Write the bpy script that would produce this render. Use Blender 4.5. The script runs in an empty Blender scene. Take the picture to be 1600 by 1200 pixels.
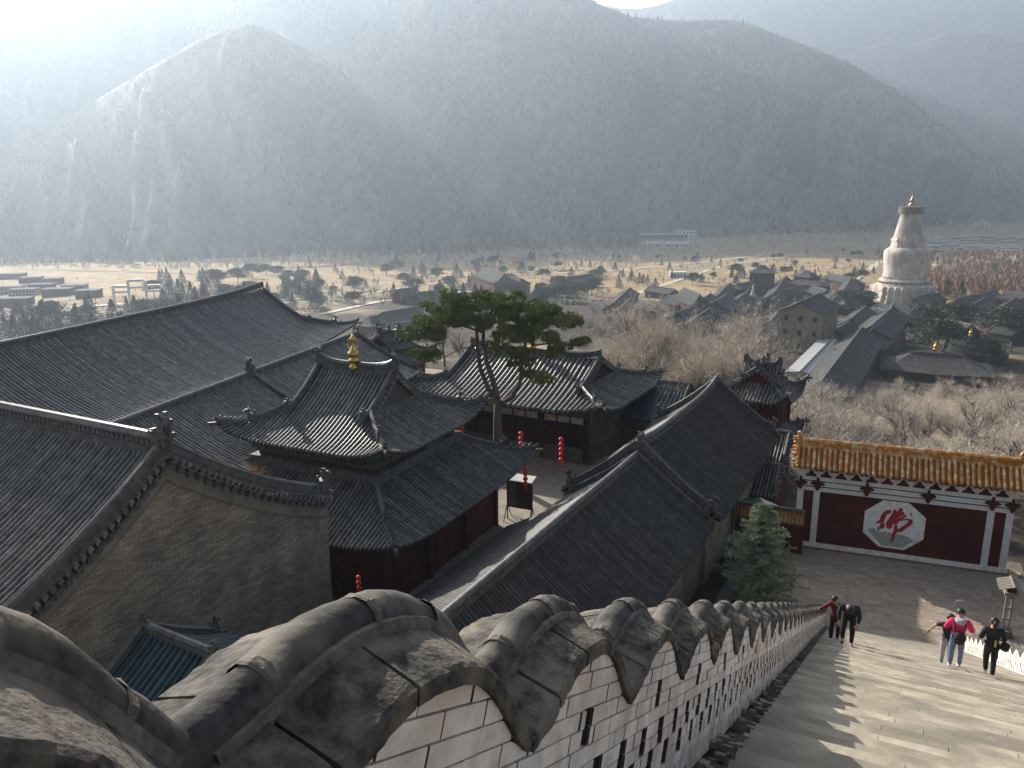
import bpy, bmesh, math, random
import numpy as np
from mathutils import Vector, Matrix
random.seed(7); rng = np.random.default_rng(7)
sc = bpy.context.scene
COL = sc.collection
R = math.radians
# ------------------------------------------------------------ camera, sky, sun, exposure
FPX, PITCH, ROLL = 1230.0, R(13.6), R(0.4)
cam_d = bpy.data.cameras.new("camera"); cam = bpy.data.objects.new("camera", cam_d); COL.objects.link(cam)
cam_d.sensor_width = 36; cam_d.lens = 36*FPX/1600; cam_d.clip_start = 0.05; cam_d.clip_end = 20000
cam.matrix_world = Matrix.Rotation(math.pi/2-PITCH, 4, 'X') @ Matrix.Rotation(-ROLL, 4, 'Z')
sc.camera = cam
SUN_AZ, SUN_EL = R(-34), R(24.5)
w = bpy.data.worlds.new("World"); sc.world = w; w.use_nodes = True
nt = w.node_tree; nt.nodes.clear()
sky = nt.nodes.new("ShaderNodeTexSky"); sky.sky_type = 'NISHITA'; sky.sun_disc = False
sky.sun_elevation = SUN_EL; sky.sun_rotation = SUN_AZ; sky.air_density = 1.0; sky.dust_density = 4.0; sky.ozone_density = 1.3
bg = nt.nodes.new("ShaderNodeBackground"); bg.inputs[1].default_value = 0.052
wo = nt.nodes.new("ShaderNodeOutputWorld"); hsv = nt.nodes.new('ShaderNodeHueSaturation'); hsv.inputs['Saturation'].default_value = .72; nt.links.new(sky.outputs[0], hsv.inputs['Color']); nt.links.new(hsv.outputs[0], bg.inputs[0]); nt.links.new(bg.outputs[0], wo.inputs[0])
sl = bpy.data.lights.new("sun", 'SUN'); sl.energy = 5.0; sl.angle = R(0.5); sl.color = (1.0, 0.93, 0.82)
so = bpy.data.objects.new("sun", sl); COL.objects.link(so)
sdir = Vector((math.sin(SUN_AZ)*math.cos(SUN_EL), math.cos(SUN_AZ)*math.cos(SUN_EL), math.sin(SUN_EL)))
so.rotation_euler = sdir.to_track_quat('Z', 'Y').to_euler()
so.location = (0, 0, 50)
sc.view_settings.view_transform = 'Standard'; sc.view_settings.look = 'None'
sc.view_settings.exposure = 1.22; sc.view_settings.gamma = 1; sc.view_settings.use_curve_mapping = False
sc.cycles.volume_bounces = 1; sc.cycles.max_bounces = 6; sc.cycles.use_denoising = True
HAZE_DENS, HAZE_G = 0.00018, 0.55
# ------------------------------------------------------------ helpers
def cray(px, py):
    x = px-800; y = 600-py; c, s = math.cos(ROLL), math.sin(ROLL)
    xr = x*c+y*s; yr = -x*s+y*c
    return (xr, FPX*math.cos(PITCH)+yr*math.sin(PITCH), yr*math.cos(PITCH)-FPX*math.sin(PITCH))
def PZ(px, py, z):
    d = cray(px, py); k = z/d[2]; return Vector((d[0]*k, d[1]*k, z))
def PY(px, py, y):
    d = cray(px, py); k = y/d[1]; return Vector((d[0]*k, y, d[2]*k))
AZ = R(25)
def uvof(x, y): return x*math.sin(AZ)+y*math.cos(AZ), x*math.cos(AZ)-y*math.sin(AZ)
def grid(u, v, z=0): return Vector((u*math.sin(AZ)+v*math.cos(AZ), u*math.cos(AZ)-v*math.sin(AZ), z))
def node_mat(name):
    m = bpy.data.materials.new(name); m.use_nodes = True
    t = m.node_tree; b = t.nodes["Principled BSDF"]; return m, t, b
def mat(name, c1, c2=None, scale=3.0, rough=0.8, bump=0.0, bscale=None, spec=0.3, detail=6, metal=0.0, c3=None, s3=0.4, coord='pos', stretch=None, rnd=0.0, noise_w=(0.35, 0.65)):
    """mottled procedural surface"""
    m, t, b = node_mat(name); N = t.nodes; L = t.links
    b.inputs['Roughness'].default_value = rough; b.inputs['Metallic'].default_value = metal
    b.inputs['Specular IOR Level'].default_value = spec
    b.inputs['Base Color'].default_value = (*c1, 1)
    if coord == 'pos': co = N.new('ShaderNodeNewGeometry').outputs['Position']
    else: co = N.new('ShaderNodeTexCoord').outputs['Object']
    if stretch:
        mp = N.new('ShaderNodeMapping'); mp.inputs['Scale'].default_value = stretch; L.new(co, mp.inputs[0]); co = mp.outputs[0]
    col = None
    if c2:
        n = N.new('ShaderNodeTexNoise'); n.inputs['Scale'].default_value = scale; n.inputs['Detail'].default_value = detail; n.inputs['Roughness'].default_value = .62
        L.new(co, n.inputs['Vector'])
        r = N.new('ShaderNodeValToRGB'); r.color_ramp.elements[0].position = noise_w[0]; r.color_ramp.elements[1].position = noise_w[1]
        r.color_ramp.elements[0].color = (*c1, 1); r.color_ramp.elements[1].color = (*c2, 1)
        L.new(n.outputs['Fac'], r.inputs[0]); col = r.outputs[0]
        if c3:
            n3 = N.new('ShaderNodeTexNoise'); n3.inputs['Scale'].default_value = s3; n3.inputs['Detail'].default_value = 4; L.new(co, n3.inputs['Vector'])
            r3 = N.new('ShaderNodeValToRGB'); r3.color_ramp.elements[0].position = .48; r3.color_ramp.elements[1].position = .62
            L.new(n3.outputs['Fac'], r3.inputs[0])
            mx = N.new('ShaderNodeMix'); mx.data_type = 'RGBA'; L.new(r3.outputs[0], mx.inputs[0]); L.new(col, mx.inputs[6]); mx.inputs[7].default_value = (*c3, 1); col = mx.outputs[2]
    if rnd and col is not None:
        oi = N.new('ShaderNodeObjectInfo'); mr = N.new('ShaderNodeMapRange'); mr.inputs[3].default_value = 1-rnd; mr.inputs[4].default_value = 1+rnd
        L.new(oi.outputs['Random'], mr.inputs[0])
        vm = N.new('ShaderNodeVectorMath'); vm.operation = 'SCALE'; L.new(col, vm.inputs[0]); L.new(mr.outputs[0], vm.inputs[3]); col = vm.outputs[0]
    if col is not None: L.new(col, b.inputs['Base Color'])
    if bump:
        n2 = N.new('ShaderNodeTexNoise'); n2.inputs['Scale'].default_value = bscale or scale*3; n2.inputs['Detail'].default_value = 8; L.new(co, n2.inputs['Vector'])
        bp = N.new('ShaderNodeBump'); bp.inputs['Strength'].default_value = 0.8; bp.inputs['Distance'].default_value = bump
        L.new(n2.outputs['Fac'], bp.inputs['Height']); L.new(bp.outputs[0], b.inputs['Normal'])
    return m
def tagp(o, label=None, cat=None, group=None, kind=None):
    if label: o['label'] = label
    if cat: o['category'] = cat
    if group: o['group'] = group
    if kind: o['kind'] = kind
    return o
def thing(name, label, cat, loc=(0, 0, 0), rotz=0.0, group=None):
    o = bpy.data.objects.new(name, None); COL.objects.link(o); o.location = loc; o.rotation_euler = (0, 0, rotz)
    o.empty_display_size = .3
    return tagp(o, label, cat, group)
def link(name, me, parent=None, kind=None):
    o = bpy.data.objects.new(name, me); COL.objects.link(o)
    if parent is not None: o.parent = parent
    if kind: o['kind'] = kind
    return o
def newmesh(name, V, Fc, mats, smooth=False, mi=None):
    me = bpy.data.meshes.new(name); me.from_pydata([tuple(v) for v in V], [], Fc)
    for m in (mats if isinstance(mats, (list, tuple)) else [mats]): me.materials.append(m)
    if mi is not None: me.polygons.foreach_set('material_index', mi)
    if smooth: me.polygons.foreach_set('use_smooth', [True]*len(me.polygons))
    me.update(); return me
def np_tris(name, V, mats, parent=None, kind=None, idx=None, mi=None):
    """V (n,3,3) triangles fast"""
    V = np.asarray(V, dtype=np.float32).reshape(-1, 3); n = len(V)//3
    me = bpy.data.meshes.new(name); me.vertices.add(len(V)); me.vertices.foreach_set('co', V.ravel())
    me.loops.add(len(V)); me.loops.foreach_set('vertex_index', np.arange(len(V), dtype=np.int32))
    me.polygons.add(n); me.polygons.foreach_set('loop_start', np.arange(0, len(V), 3, dtype=np.int32))
    me.polygons.foreach_set('loop_total', np.full(n, 3, dtype=np.int32))
    for m in (mats if isinstance(mats, (list, tuple)) else [mats]): me.materials.append(m)
    if mi is not None: me.polygons.foreach_set('material_index', mi)
    me.update(calc_edges=True)
    if parent is False: return me
    return link(name, me, parent, kind)
class MB:
    def __init__(s): s.V = []; s.F = []; s.M = []
    def add(s, V, Fc, m=0):
        o = len(s.V); s.V += [tuple(v) for v in V]; s.F += [tuple(i+o for i in f) for f in Fc]; s.M += [m]*len(Fc); return s
    def box(s, x0, x1, y0, y1, z0, z1, m=0):
        V = [(x, y, z) for x in (x0, x1) for y in (y0, y1) for z in (z0, z1)]
        return s.add(V, [(0, 1, 3, 2), (4, 6, 7, 5), (0, 4, 5, 1), (2, 3, 7, 6), (0, 2, 6, 4), (1, 5, 7, 3)], m)
    def obox(s, c, ax, ay, az_, m=0):
        c = Vector(c); ax = Vector(ax); ay = Vector(ay); az_ = Vector(az_)
        V = [c+i*ax+j*ay+k*az_ for i in (-1, 1) for j in (-1, 1) for k in (-1, 1)]
        return s.add(V, [(0, 1, 3, 2), (4, 6, 7, 5), (0, 4, 5, 1), (2, 3, 7, 6), (0, 2, 6, 4), (1, 5, 7, 3)], m)
    def tube(s, pts, rad, n=6, m=0, cap=True):
        pts = [Vector(p) for p in pts]; k = len(pts)
        if not hasattr(rad, '__len__'): rad = [rad]*k
        V = []
        for i, p in enumerate(pts):
            t = (pts[min(i+1, k-1)]-pts[max(i-1, 0)]).normalized()
            a = t.cross(Vector((0, 0, 1)));
            if a.length < .05: a = t.cross(Vector((0, 1, 0)))
            a.normalize(); b = t.cross(a).normalized()
            for j in range(n):
                th = 2*math.pi*j/n; V.append(p+(a*math.cos(th)+b*math.sin(th))*rad[i])
        Fc = [(i*n+j, i*n+(j+1) % n, (i+1)*n+(j+1) % n, (i+1)*n+j) for i in range(k-1) for j in range(n)]
        if cap: Fc += [tuple(range(n))[::-1], tuple((k-1)*n+j for j in range(n))]
        return s.add(V, Fc, m)
    def lathe(s, prof, n=12, c=(0, 0, 0), m=0):
        V = []; k = len(prof)
        for r_, z in prof:
            for j in range(n):
                th = 2*math.pi*j/n; V.append((c[0]+r_*math.cos(th), c[1]+r_*math.sin(th), c[2]+z))
        Fc = [(i*n+j, i*n+(j+1) % n, (i+1)*n+(j+1) % n, (i+1)*n+j) for i in range(k-1) for j in range(n)]
        Fc += [tuple(range(n))[::-1], tuple((k-1)*n+j for j in range(n))]
        return s.add(V, Fc, m)
    def sweep(s, pts, prof, m=0, up=(0, 0, 1)):
        """prof list of (side, height); kept vertical"""
        pts = [Vector(p) for p in pts]; k = len(pts); n = len(prof); V = []; up = Vector(up)
        for i, p in enumerate(pts):
            t = (pts[min(i+1, k-1)]-pts[max(i-1, 0)]).normalized(); a = t.cross(up).normalized(); b = a.cross(t).normalized()
            for q in prof: V.append(p+a*q[0]+b*q[1])
        Fc = [(i*n+j, i*n+(j+1) % n, (i+1)*n+(j+1) % n, (i+1)*n+j) for i in range(k-1) for j in range(n)]
        Fc += [tuple(range(n))[::-1], tuple((k-1)*n+j for j in range(n))]
        return s.add(V, Fc, m)
    def extr(s, poly, o, ex, ey, ez, th, m=0):
        """poly 2d in (ex,ey) plane at o, thickness th along ez (centred)"""
        o = Vector(o); ex = Vector(ex); ey = Vector(ey); ez = Vector(ez); n = len(poly)
        V = [o+ex*p[0]+ey*p[1]-ez*(th/2) for p in poly]+[o+ex*p[0]+ey*p[1]+ez*(th/2) for p in poly]
        Fc = [tuple(range(n))[::-1], tuple(range(n, 2*n))]+[(i, (i+1) % n, n+(i+1) % n, n+i) for i in range(n)]
        return s.add(V, Fc, m)
    def mesh(s, name, mats, smooth=False): return newmesh(name, s.V, s.F, mats, smooth, s.M)
    def build(s, name, mats, parent=None, kind=None, smooth=False, label=None):
        o = link(name, s.mesh(name, mats, smooth), parent, kind)
        if label: o['label'] = label
        return o
def clone(root, loc, rotz=0, label=None, scale=None, group=None):
    r_ = root.copy(); COL.objects.link(r_); r_.location = loc; r_.rotation_euler = (0, 0, rotz)
    if scale: r_.scale = (scale, scale, scale) if not hasattr(scale, '__len__') else scale
    if label: r_['label'] = label
    if group: r_['group'] = group
    for ch in root.children:
        c = ch.copy(); COL.objects.link(c); c.parent = r_
        for g in ch.children:
            d = g.copy(); COL.objects.link(d); d.parent = c
    return r_
# ------------------------------------------------------------ materials
M = {}
M['tile'] = mat('grey_roof_tile', (.014, .015, .017), (.045, .046, .048), 1.3, .7, .006, 14, .25, c3=(.035, .036, .034), s3=.3, rnd=.18)  # pans darker than the rolls: shade between rolls put into the colour
M['tile_far'] = mat('weathered_roof_tile', (.03, .033, .038), (.07, .073, .078), 1.0, .7, .006, 14, .25, c3=(.04, .043, .047), s3=.3, rnd=.2)
M['tile_pale'] = mat('dusty_roof_tile', (.16, .145, .125), (.27, .25, .215), 1.2, .8, .01, 14, .3, rnd=.12)
M['roll'] = mat('roof_roll_tile', (.08, .08, .08), (.24, .23, .215), 2.2, .42, .003, 18, .6, rnd=.28)  # lighter than the pans: sunlit streaks of the rolls put into the colour
M['roll_dark'] = mat('dark_roll_tile', (.04, .04, .04), (.1, .096, .09), 2.2, .6, .003, 18, .3, rnd=.25)
M['ridge'] = mat('ridge_brick', (.06, .06, .06), (.14, .14, .135), 2.5, .7, .012, 12, .4)
M['ornament'] = mat('roof_ornament_clay', (.035, .035, .036), (.13, .13, .125), 6, .6, .02, 16, .5)
M['wood'] = mat('dark_red_wood', (.05, .014, .012), (.09, .025, .02), 3, .6)
M['redwall'] = mat('red_plaster', (.07, .016, .014), (.1, .024, .019), 1.2, .85, .004, 8, .2, c3=(.06, .016, .014), s3=.5)
M['beam'] = mat('painted_beam', (.03, .06, .065), (.09, .12, .09), 7, .7, c3=(.13, .06, .03), s3=5)
M['dark'] = mat('dark_timber', (.02, .017, .015), (.05, .04, .033), 4, .8)
M['gold'] = mat('gilded_metal', (.75, .5, .14), (.55, .36, .1), 8, .25, .01, 20, .5, metal=1)
M['lantern'] = mat('red_lantern_silk', (.75, .03, .025), (.6, .02, .02), 5, .5)
M['white'] = mat('whitewash', (.86, .8, .75), (.5, .44, .39), 6, .85, .012, 22, .3, noise_w=(.46, .75), c3=(.68, .57, .49), s3=2.6, rnd=.09)
M['whitepaint'] = mat('white_paint', (.75, .74, .72), (.6, .59, .57), 2.5, .7, .002, 20, .3)
M['stone'] = mat('step_stone', (.27, .235, .185), (.46, .405, .32), 1.6, .85, .012, 9, .3, c3=(.25, .22, .175), s3=.9, rnd=.13)
M['paver'] = mat('plaza_paver', (.25, .2, .16), (.36, .29, .225), 2.0, .85, .006, 12, .3, rnd=.13)
M['cap'] = mat('coping_tile', (.03, .03, .03), (.1, .095, .088), 9, .85, .004, 55, .2, c3=(.13, .118, .1), s3=4.5, rnd=.12)
M['slab'] = mat('coping_slab', (.028, .026, .025), (.13, .118, .105), 16, .92, .009, 60, .2, c3=(.17, .145, .12), s3=5, rnd=.15)
M['mortar'] = mat('mortar', (.34, .3, .26), (.2, .175, .15), 20, .95, .01, 60, .2)
M['dirt'] = mat('dirt', (.12, .1, .08), (.2, .17, .13), 3, .95, .02, 14, .1)
M['bark'] = mat('pine_bark', (.07, .055, .045), (.15, .12, .1), 5, .9, .03, 12, .2)
M['redtwig'] = mat('reddish_twig', (.2, .12, .085), (.33, .21, .15), .4, .85, 0, None, .1)
M['twig'] = mat('bare_twig', (.38, .33, .28), (.62, .55, .47), .5, .8, 0, None, .2, rnd=.18)
M['twigdark'] = mat('bare_branch', (.05, .04, .034), (.11, .09, .075), .8, .85, rnd=.15)
M['needle'] = mat('pine_needle', (.08, .125, .03), (.24, .28, .08), 1.2, .6, 0, None, .3, rnd=.1)
M['spruce'] = mat('spruce_needle', (.2, .25, .15), (.36, .4, .28), 3, .6, 0, None, .3)
M['evergreen'] = mat('dark_evergreen', (.02, .04, .022), (.055, .08, .04), 1.2, .7, rnd=.25)
M['sheetmetal'] = mat('pale_sheet_roof', (.36, .36, .36), (.26, .26, .27), 1, .5, rnd=.25)
M['steel'] = mat('brushed_steel', (.5, .48, .45), (.35, .33, .3), 3, .35, metal=.8)
M['skin'] = mat('skin', (.42, .25, .17), (.36, .2, .14), 10, .6)
M['hair'] = mat('black_hair', (.012, .011, .01), (.03, .027, .025), 30, .5)
M['blackcloth'] = mat('black_cloth', (.012, .013, .017), (.025, .026, .032), 12, .9)
M['navycloth'] = mat('navy_cloth', (.014, .017, .032), (.025, .03, .05), 12, .85)
M['maroon'] = mat('maroon_cloth', (.14, .018, .02), (.09, .012, .014), 12, .85)
M['pink'] = mat('pink_cloth', (.62, .035, .13), (.5, .025, .1), 10, .85)
M['jean'] = mat('blue_denim', (.09, .13, .22), (.16, .21, .32), 10, .9)
M['greycloth'] = mat('grey_cloth', (.35, .36, .4), (.25, .26, .3), 10, .9)
M['shoe'] = mat('white_shoe', (.7, .7, .7), (.6, .6, .6), 10, .6)
def brick_mat(name, c1, c2, cm, bw, bh, mort, bump=.01, skew=0.0, rough=.9, c3=None):
    m, t, b = node_mat(name); N = t.nodes; L = t.links; b.inputs['Roughness'].default_value = rough; b.inputs['Specular IOR Level'].default_value = .25
    tc = N.new('ShaderNodeTexCoord'); sp = N.new('ShaderNodeSeparateXYZ'); L.new(tc.outputs['Object'], sp.inputs[0])
    ad = N.new('ShaderNodeMath'); ad.operation = 'ADD'; L.new(sp.outputs[0], ad.inputs[0]); L.new(sp.outputs[1], ad.inputs[1])
    cb = N.new('ShaderNodeCombineXYZ'); L.new(ad.outputs[0], cb.inputs[0]); L.new(sp.outputs[2], cb.inputs[1])
    br = N.new('ShaderNodeTexBrick'); L.new(cb.outputs[0], br.inputs['Vector']); br.inputs['Scale'].default_value = 1
    br.inputs['Color1'].default_value = (*c1, 1); br.inputs['Color2'].default_value = (*c2, 1); br.inputs['Mortar'].default_value = (*cm, 1)
    br.inputs['Brick Width'].default_value = bw; br.inputs['Row Height'].default_value = bh; br.inputs['Mortar Size'].default_value = mort; br.inputs['Mortar Smooth'].default_value = .3
    n = N.new('ShaderNodeTexNoise'); n.inputs['Scale'].default_value = .7; n.inputs['Detail'].default_value = 8; L.new(tc.outputs['Object'], n.inputs['Vector'])
    r = N.new('ShaderNodeValToRGB'); r.color_ramp.elements[0].color = (.75, .75, .75, 1); r.color_ramp.elements[1].color = (1.2, 1.17, 1.1, 1); r.color_ramp.elements[0].position = .35; r.color_ramp.elements[1].position = .68
    L.new(n.outputs['Fac'], r.inputs[0])
    mx = N.new('ShaderNodeMix'); mx.data_type = 'RGBA'; mx.blend_type = 'MULTIPLY'; mx.inputs[0].default_value = 1; L.new(br.outputs['Color'], mx.inputs[6]); L.new(r.outputs[0], mx.inputs[7])
    L.new(mx.outputs[2], b.inputs['Base Color'])
    bp = N.new('ShaderNodeBump'); bp.inputs['Distance'].default_value = bump; bp.invert = True; L.new(br.outputs['Fac'], bp.inputs['Height']); L.new(bp.outputs[0], b.inputs['Normal'])
    return m
M['brick'] = brick_mat('old_grey_brick', (.25, .215, .18), (.44, .37, .3), (.16, .14, .12), .42, .1, .014, .02)
M['band'] = mat('plastered_verge_band', (.17, .155, .135), (.26, .235, .2), 1.5, .9, .006, 12, .2)
M['greybrick'] = brick_mat('dark_grey_brick', (.12, .11, .1), (.17, .155, .14), (.08, .075, .07), .3, .08, .01)
M['yellowbrick'] = brick_mat('yellow_grey_brick', (.25, .21, .16), (.3, .255, .195), (.2, .17, .13), .5, .14, .01)
M['glaze'] = mat('amber_glazed_tile', (.62, .26, .03), (.46, .15, .018), 4, .28, .004, 20, .6, rnd=.22, c3=(.72, .52, .3), s3=3)
M['glaze_dark'] = mat('dark_amber_glaze', (.3, .12, .02), (.16, .07, .02), 4, .4, rnd=.1)
M['blueglaze'] = mat('blue_glazed_tile', (.008, .022, .032), (.02, .055, .068), 3, .35, .004, 20, .5, rnd=.2)
# ------------------------------------------------------------ terrain
def sstep(a, b, x):
    t = min(1, max(0, (x-a)/(b-a))); return t*t*(3-2*t)
EX = [0, 12, 30, 60, 120, 230, 500, 900, 2000, 9000]; EZ = [0, 6, 17, 27, 33.5, 39, 52, 61.5, 66, 70]
def ground(x, y):
    u, v = uvof(x, y)
    ub = 92-38*sstep(-13, -4, v)+200*sstep(-200, -400, v)*0
    e = max(u-ub, v-10.5, -u-60, -v-95, 0)
    z = -22.62-float(np.interp(e, EX, EZ))
    z += sstep(0, 60, e)*(1.0*math.sin(x*.021+1)+.8*math.sin(y*.017+x*.009)+.5*math.sin(x*.05)*math.cos(y*.043))
    return z
def ghit(px, py):
    d = Vector(cray(px, py)).normalized(); t = 30.0
    while t < 9000:
        p = d*t
        if p.z < ground(p.x, p.y): break
        t *= 1.01
    a, b_ = t/1.012, t
    for _ in range(18):
        m_ = (a+b_)/2; p = d*m_
        if p.z < ground(p.x, p.y): b_ = m_
        else: a = m_
    return d*b_
def ground_material():
    m, t, b = node_mat('valley_ground'); N = t.nodes; L = t.links; b.inputs['Roughness'].default_value = .95; b.inputs['Specular IOR Level'].default_value = .1
    g = N.new('ShaderNodeNewGeometry')
    def noise(s, d=5, st=None):
        n = N.new('ShaderNodeTexNoise'); n.inputs['Scale'].default_value = s; n.inputs['Detail'].default_value = d; L.new(g.outputs['Position'], n.inputs['Vector']); return n.outputs['Fac']
    def ramp(f, p0, p1, c0, c1):
        r = N.new('ShaderNodeValToRGB'); e = r.color_ramp.elements; e[0].position = p0; e[1].position = p1; e[0].color = (*c0, 1); e[1].color = (*c1, 1); L.new(f, r.inputs[0]); return r.outputs[0]
    def mix(f, a, c):
        x = N.new('ShaderNodeMix'); x.data_type = 'RGBA'; L.new(f, x.inputs[0]); L.new(a, x.inputs[6]); L.new(c, x.inputs[7]); return x.outputs[2]
    grass = ramp(noise(.05, 8), .38, .64, (.27, .185, .095), (.4, .3, .165))
    dark = ramp(noise(.4, 6), .4, .6, (.035, .028, .022), (.08, .063, .048))
    # wooded floor near the hill and along the mountain foot
    ln = N.new('ShaderNodeVectorMath'); ln.operation = 'LENGTH'; L.new(g.outputs['Position'], ln.inputs[0])
    near = N.new('ShaderNodeMapRange'); near.inputs[1].default_value = 520; near.inputs[2].default_value = 640; L.new(ln.outputs['Value'], near.inputs[0])
    far = N.new('ShaderNodeMapRange'); far.inputs[1].default_value = 1150; far.inputs[2].default_value = 1500; L.new(ln.outputs['Value'], far.inputs[0])
    c = mix(near.outputs[0], dark, grass); c = mix(far.outputs[0], c, ramp(noise(.02), .4, .6, (.2, .15, .1), (.34, .26, .17)))
    patch = ramp(noise(.012, 4), .56, .62, (0, 0, 0), (1, 1, 1))
    c = mix(patch, c, ramp(noise(.1), .4, .6, (.24, .19, .13), (.3, .24, .16)))
    L.new(c, b.inputs['Base Color']); return m
M['ground'] = ground_material()
def build_ground():
    rs = list(np.arange(20, 140, 6))+list(np.geomspace(140, 9000, 60)); ths = np.linspace(-math.pi, math.pi, 181)
    V = [(0, 0, -40)]; Fc = []
    V = []
    for r_ in rs:
        for th in ths[:-1]:
            x, y = r_*math.sin(th), r_*math.cos(th); V.append((x, y, ground(x, y)))
    n = 180
    for i in range(len(rs)-1):
        for j in range(n): Fc.append((i*n+j, (i+1)*n+j, (i+1)*n+(j+1) % n, i*n+(j+1) % n))
    Fc.append(tuple(range(n)))
    o = link('ground', newmesh('ground', V, Fc, M['ground'], True), kind='structure')
build_ground()
# ------------------------------------------------------------ mountains
def interp_line(pts, x): return float(np.interp(x, [p[0] for p in pts], [p[1] for p in pts]))
def ridged(x, seed):
    s = 0; a = 1; f = 1
    for k in range(4):
        s += a*abs(math.sin(x*f+seed*1.7+k*2.1)); a *= .5; f *= 2.13
    return s/1.9
M['mountain'] = mat('wooded_mountain', (.09, .078, .066), (.2, .17, .145), .03, .95, 0, None, .1, detail=9, c3=(.1, .085, .07), s3=.006)
M['mountain_dark'] = mat('conifer_mountain', (.022, .027, .024), (.06, .06, .05), .03, .95, 0, None, .1, detail=9)  # darker copy of mountain: conifer floor plus the spur's shade put into the colour
HILLS = []
def hill(x0, x1, n, ridge, Dr, foot, Df, amp, k, seed, slant, nz=46, m_='mountain'):
    """ridge/foot: silhouette lines, Dr/Df: distance (y) along them"""
    V = np.zeros((nz+14, n, 3)); 
    for j in range(n):
        px = x0+(x1-x0)*j/(n-1)
        rp = PY(px, interp_line(ridge, px), interp_line(Dr, px) if hasattr(Dr, '__len__') else Dr)
        fp = PY(px, interp_line(foot, px), interp_line(Df, px) if hasattr(Df, '__len__') else Df)
        fp.z = ground(fp.x, fp.y)-4
        for i in range(nz):
            s = i/(nz-1); p = fp.lerp(rp, s); zz = fp.z+(rp.z-fp.z)*(.86*s+.14*s*s)
            en = math.sin(math.pi*min(1, s*1.02))**.8 if s < .98 else 0
            w_ = ridged(px*k+slant*s+.35*math.sin(s*7+seed+px*.004), seed)
            zz += amp*en*(w_-.62)+amp*.22*en*(ridged(px*k*3.1-s*5+seed, seed+3)-.6)
            tj = .5*math.sin(px*.9+i*1.7)+.5*math.sin(px*2.3+i)
            V[i, j] = (p.x, p.y, zz)
        bd = (rp-fp); bd.z = 0; bd = Vector((rp.x, rp.y, 0)).normalized()
        for i in range(14):
            V[nz+i, j] = (rp.x+bd.x*60*(i+1), rp.y+bd.y*60*(i+1), rp.z-26*(i+1)-1.1*(i+1)**2)
    nr = nz+14
    Fc = [(i*n+j, i*n+j+1, (i+1)*n+j+1, (i+1)*n+j) for i in range(nr-1) for j in range(n-1)]
    o = link('mountain', newmesh('mountain', V.reshape(-1, 3), Fc, M[m_], True), kind='structure')
    HILLS.append((V, nz, n)); return o
hill(-260, 860, 150, [(-260, 330), (-60, 285), (40, 235), (130, 168), (230, 108), (310, 62), (350, 45), (385, 38), (410, 42), (450, 62), (520, 98), (600, 172), (680, 268), (760, 340), (860, 395)],
     1500, [(-260, 400), (0, 412), (300, 418), (560, 400), (700, 392), (860, 398)], [(-260, 1060), (300, 1000), (860, 1220)], 170, .021, 1.3, 1.2)
hill(-400, 1660, 240, [(-400, -60), (700, -60), (860, -25), (925, 2), (960, 16), (985, 26), (1060, 33), (1140, 31), (1180, 42), (1230, 60), (1290, 84), (1330, 100), (1380, 130), (1440, 176), (1500, 226), (1560, 272), (1620, 312), (1660, 330)],
     [(-400, 2300), (900, 2300), (1660, 2650)], [(-400, 395), (700, 392), (900, 385), (1100, 368), (1300, 345), (1500, 334), (1660, 332)], [(-400, 1500), (700, 1420), (1000, 1480), (1300, 1750), (1660, 2400)], 380, .0125, 4.4, -2.2, 60)
hill(1180, 2000, 110, [(1180, 190), (1260, 130), (1320, 86), (1345, 76), (1380, 66), (1412, 73), (1450, 62), (1480, 51), (1540, 53), (1600, 65), (1700, 58), (2000, 90)],
     3300, [(1180, 334), (1600, 322), (2000, 318)], 2700, 260, .017, 2.2, -1.6)
hill(560, 2100, 100, [(560, -20), (900, 5), (940, 12), (1000, 14), (1030, 8), (1065, -4), (1200, -12), (2100, -14)],
     3900, [(560, 200), (2100, 200)], 3500, 120, .01, 6.2, 1.0, 30)
hill(860, 1380, 90, [(860, 392), (920, 330), (975, 262), (1025, 190), (1060, 138), (1085, 112), (1110, 122), (1150, 178), (1200, 238), (1270, 300), (1340, 338), (1380, 350)],
     [(860, 1520), (1085, 1980), (1380, 1900)], [(860, 396), (1100, 368), (1380, 348)], [(860, 1440), (1100, 1560), (1380, 1800)], 90, .03, 9.1, 1.6)
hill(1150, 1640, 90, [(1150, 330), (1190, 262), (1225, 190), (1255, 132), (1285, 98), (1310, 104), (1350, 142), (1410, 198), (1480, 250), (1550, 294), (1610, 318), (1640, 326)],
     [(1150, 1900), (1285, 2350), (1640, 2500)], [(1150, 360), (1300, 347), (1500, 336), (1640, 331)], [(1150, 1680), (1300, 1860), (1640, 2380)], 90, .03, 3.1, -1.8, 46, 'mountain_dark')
hill(640, 1010, 70, [(640, 398), (690, 330), (740, 250), (790, 178), (830, 140), (860, 150), (900, 210), (950, 290), (985, 350), (1010, 385)],
     [(640, 1500), (830, 1950), (1010, 1600)], [(640, 398), (860, 392), (1010, 386)], [(640, 1430), (860, 1440), (1010, 1490)], 80, .034, 7.7, .8)
def hill_point(V, nz, n, fi, fj):
    i = min(int(fi), nz-2); j = min(int(fj), n-2); a, b_ = fi-i, fj-j
    return (V[i, j]*(1-a)*(1-b_)+V[i+1, j]*a*(1-b_)+V[i, j+1]*(1-a)*b_+V[i+1, j+1]*a*b_)
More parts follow.
